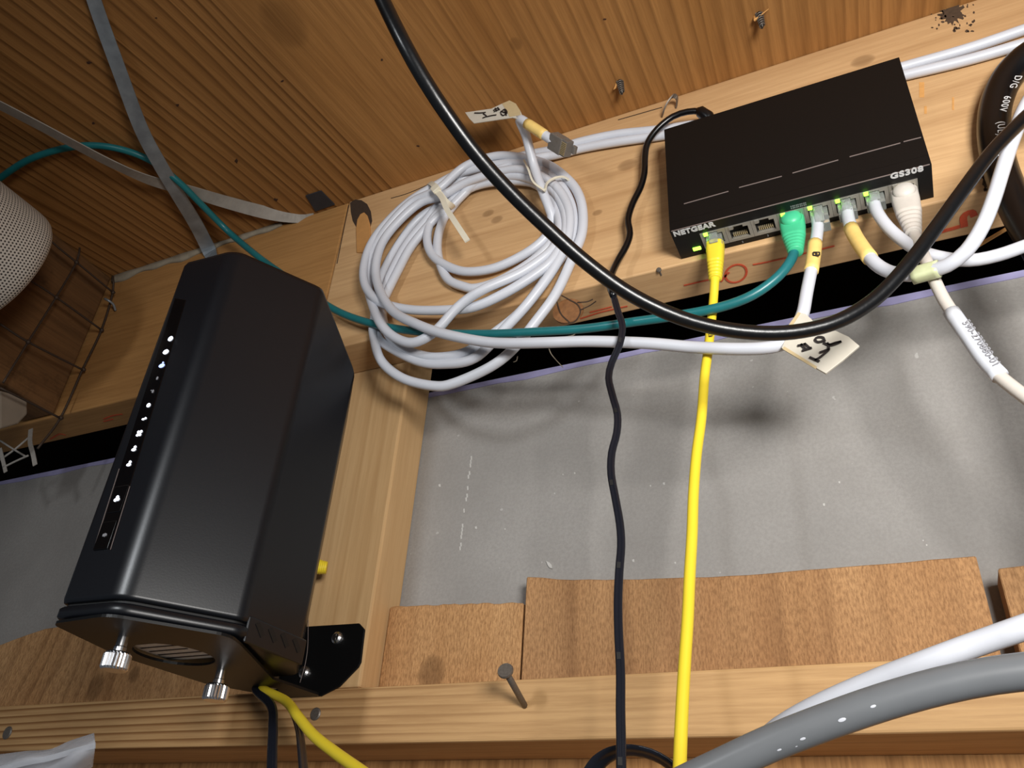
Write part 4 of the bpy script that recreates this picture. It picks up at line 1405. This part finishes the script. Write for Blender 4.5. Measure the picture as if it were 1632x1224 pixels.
t1 = thing('cable_tie', at(705, 312, -.02), 'pale nylon tie with long loose tail at the upper left of the coil', 'cable tie')
tie_loop(t1, [at(684, 296, -.002), at(684, 292, -.012), at(690, 294, -.020), at(700, 307, -.0235), (at(712, 322, -.0195)), at(721, 329, -.012), at(722, 334, -.002)], .0046, 'band', M['nylon'])
ribbon(MB(), spline([at(693, 302, -.0235), at(704, 315, -.0262), at(712, 333, -.028), at(728, 358, -.030), at(745, 384, -.030)], .002), .0044, .0012, Vector((.3, -1, -.35))).build('tail', M['nylon'], t1)
hd_ = at(695, 302, -.0245)
dx = (at(708, 318, -.026) - hd_).normalized()
yn = (CAM - hd_).normalized()
yn = (yn - dx * yn.dot(dx)).normalized()
zx = dx.cross(yn)
mtx = Matrix(((dx.x, zx.x, yn.x, hd_.x), (dx.y, zx.y, yn.y, hd_.y), (dx.z, zx.z, yn.z, hd_.z), (0, 0, 0, 1)))
MB().box((-.0035, -.0036, -.0015), (.0040, .0036, .0028), mtx).build('head', M['nylon'], t1, bevel=.0006)
t2 = thing('cable_tie', at(880, 290, -.02), 'thin clear nylon tie around the upper right of the coil', 'cable tie')
tie_loop(t2, [at(866, 303, -.004), at(864, 301, -.018), at(868, 304, -.026), at(872, 292, -.0245), at(884, 284, -.0215), at(898, 282, -.0185), at(908, 288, -.013), at(912, 292, -.002)], .0018, 'band', M['nylon'])
ribbon(MB(), spline([at(835, 255, -.020), at(842, 270, -.027), at(850, 290, -.0295), at(868, 304, -.0275)], .002), .0015, .0010, Vector((.3, -1, -.3))).build('tail', M['nylon'], t2)
t3 = thing('cable_sleeve', at(1480, 432, -.038), 'short translucent sleeve with LED green put into its colour, around the white cables right of the switch', 'sleeve')
sl = trace([(1453, 440, -.0365), (1468, 436, -.0375), (1482, 432, -.0385), (1497, 428, -.040)])
prf = [(1.0 * math.copysign(abs(math.cos(a)) ** .6, math.cos(a)), .9 * math.copysign(abs(math.sin(a)) ** .6, math.sin(a))) for a in [2 * math.pi * k / 20 for k in range(20)]]
MB().tube(spline(sl, .002), .0044, profile=prf, ref=Vector((0, -1, 0))).build('tube', M['nylongreen'], t3, True)

DN = lambda q: ext(trace(q), 0, .3)
# ---- cables and boot at the router
rc = thing('ethernet_cable', Vector((-.2965, .014, ZT)), 'yellow cable leaving the router bracket down to the right', 'cable', 'network cables')
rp = [Vector((-.2990, .016, ZT + .006)), Vector((-.2950, .008, ZT - .001))] + trace([(455, 1117, -.004), (475, 1142, -.022), (500, 1172, -.04), (535, 1200, -.055), (580, 1232, -.07), (610, 1255, -.08)])
cab_r(rc, ext(rp, 0, .35, (0, 0, -.4)), .0030, M['yellow'])
rw = thing('power_lead', Vector((-.300, .012, ZT)), 'black flat cord hanging from the router bracket beside the yellow cable', 'cord')
path = spline([Vector((-.3015, .014, ZT + .006)), Vector((-.3005, .008, ZT - .001))] + DN([(432, 1125, -.004), (435, 1160, -.02), (434, 1195, -.03), (433, 1250, -.04)]), .003)
MB().tube(path, .0023, profile=twin, ref=Vector((0.45, -1, .1))).build('twin_flex', M['flex'], rw, True)
rw2 = thing('flat_cable', Vector((-.297, .010, ZT)), 'black ribbon cord curving down beneath the yellow router cable', 'cord')
path = spline([Vector((-.2985, .012, ZT + .006)), Vector((-.2970, .011, ZT - .001))] + DN([(452, 1120, .004), (468, 1140, -.004), (477, 1165, -.012), (481, 1195, -.02), (486, 1250, -.03)]), .003)
MB().tube(path, .0021, profile=fl8, ref=Vector((1, -.25, .3))).build('flat_jacket', M['flex'], rw2, True)
yb = thing('cable_boot', at(500, 903, .014), 'yellow ribbed cable boot peeking out behind the router at right', 'cable boot')
boot(yb, at(488, 901, .014), at(521, 905, .022), M['yellow'], .0060, .0046, 0, 5)
# thin wire by the bracket
wr = thing('thin_wire', at(490, 1050, .02), 'hair-thin wire hanging over the router bracket screw', 'wire')
MB().tube(spline([at(491, 985, .033), at(491, 1010, .032), at(490, 1035, .031), at(486, 1060, .031), at(478, 1088, .030)], .002), .00028, 5).build('strand', M['slit'], wr, True)

# ---- lower right: grey conduit and white cable close to the viewer
gc = thing('conduit', at(1400, 1110, -.20), 'thick grey conduit curving up to the right in the lower right corner', 'conduit')
gp = trace([(1010, 1290, -.205), (1080, 1254, -.205), (1150, 1221, -.205), (1230, 1184, -.205), (1320, 1149, -.205), (1410, 1118, -.205), (1500, 1093, -.205), (1580, 1077, -.205), (1680, 1065, -.205)])
MB().tube(spline(ext(gp, .3, .4), .004), .0043, 20).build('pipe', M['grey'], gc, True)
gpath = spline(gp, .001)
for (x, y, w) in ((1340, 1148, 7), (1278, 1178, 5), (1391, 1126, 5), (1245, 1194, 4), (1268, 1190, 2)):
    d = ray(x, y).normalized()
    best = min(gpath, key=lambda g: ((g - CAM) - d * (g - CAM).dot(d)).length)
    hit = CAM + d * ((best - CAM).dot(d))
    off = hit - best
    tg = (gpath[-1] - gpath[0]).normalized()
    nn = (off - tg * off.dot(tg))
    up_ = (CAM - best).normalized()
    pp_ = best + nn + up_ * math.sqrt(max(1e-9, .0043 ** 2 - nn.length ** 2))
    no_ = (pp_ - best).normalized()
    MB().ball(pp_, mm(pp_, w), (1, .45, .08), 10, 6, (tg, no_.cross(tg), no_)).build('paint_fleck', M['white'], gc, True)
wc = thing('cable', at(1400, 1085, -.18), 'fat white cable running above the grey conduit at lower right', 'cable')
wp = trace([(1205, 1200, -.165), (1228, 1172, -.17), (1262, 1148, -.175), (1320, 1118, -.18), (1400, 1084, -.185), (1480, 1054, -.19), (1560, 1025, -.192), (1632, 1000, -.195), (1690, 980, -.195)])
MB().tube(spline(ext(wp, .10, .4, (0, 0, -.3)), .004), .0031, 16).build('jacket', M['white'], wc, True)

# ---- plastic bag in the lower left corner
bg = thing('plastic_bag', at(60, 1215, -.10), 'clear plastic zip bag poking up in the lower left corner', 'bag')
top = [(-40, 1206), (0, 1202), (40, 1197), (80, 1194), (110, 1181), (150, 1168)]
bot = [(-40, 1262), (0, 1254), (40, 1252), (80, 1250), (115, 1243), (148, 1222)]
mid = [(-40, 1232), (0, 1226), (40, 1216), (80, 1208), (115, 1198), (152, 1188)]


def sheet(a, b, c, Y, dy):
    rows_ = []
    for j in range(9):
        t = j / 8
        r_ = []
        for i in range(len(a)):
            p, q_, s = a[i], b[i], c[i]
            if t <= .5:
                u = t * 2
                x, y = p[0] + (q_[0] - p[0]) * u, p[1] + (q_[1] - p[1]) * u
            else:
                u = t * 2 - 1
                x, y = q_[0] + (s[0] - q_[0]) * u, q_[1] + (s[1] - q_[1]) * u
            r_.append(at(x, y, Y + dy * math.sin(t * math.pi) + .003 * math.sin(i * 1.9 + t * 5)))
        sp_ = spline(r_, .001)
        rows_.append([sp_[round(k_ * (len(sp_) - 1) / 39)] for k_ in range(40)])
    n_ = 40
    v_ = [p for r_ in rows_ for p in r_]
    f_ = [(j * n_ + i, j * n_ + i + 1, (j + 1) * n_ + i + 1, (j + 1) * n_ + i) for j in range(8) for i in range(n_ - 1)]
    return v_, f_


for Y, dy in ((-.10, -.010), (-.096, .012)):
    v_, f_ = sheet(top, mid, bot, Y, dy)
    s_ = mesh_obj('film', v_, f_, M['bag'], bg, True)
    md = s_.modifiers.new('thick', 'SOLIDIFY')
    md.thickness = .0002
pth = spline([at(x, y, -.1115) for x, y in mid], .004)
ribbon(MB(), pth, .0028, .0004, Vector((.1, -1, -.2))).build('zip_seal', M['bag'], bg)
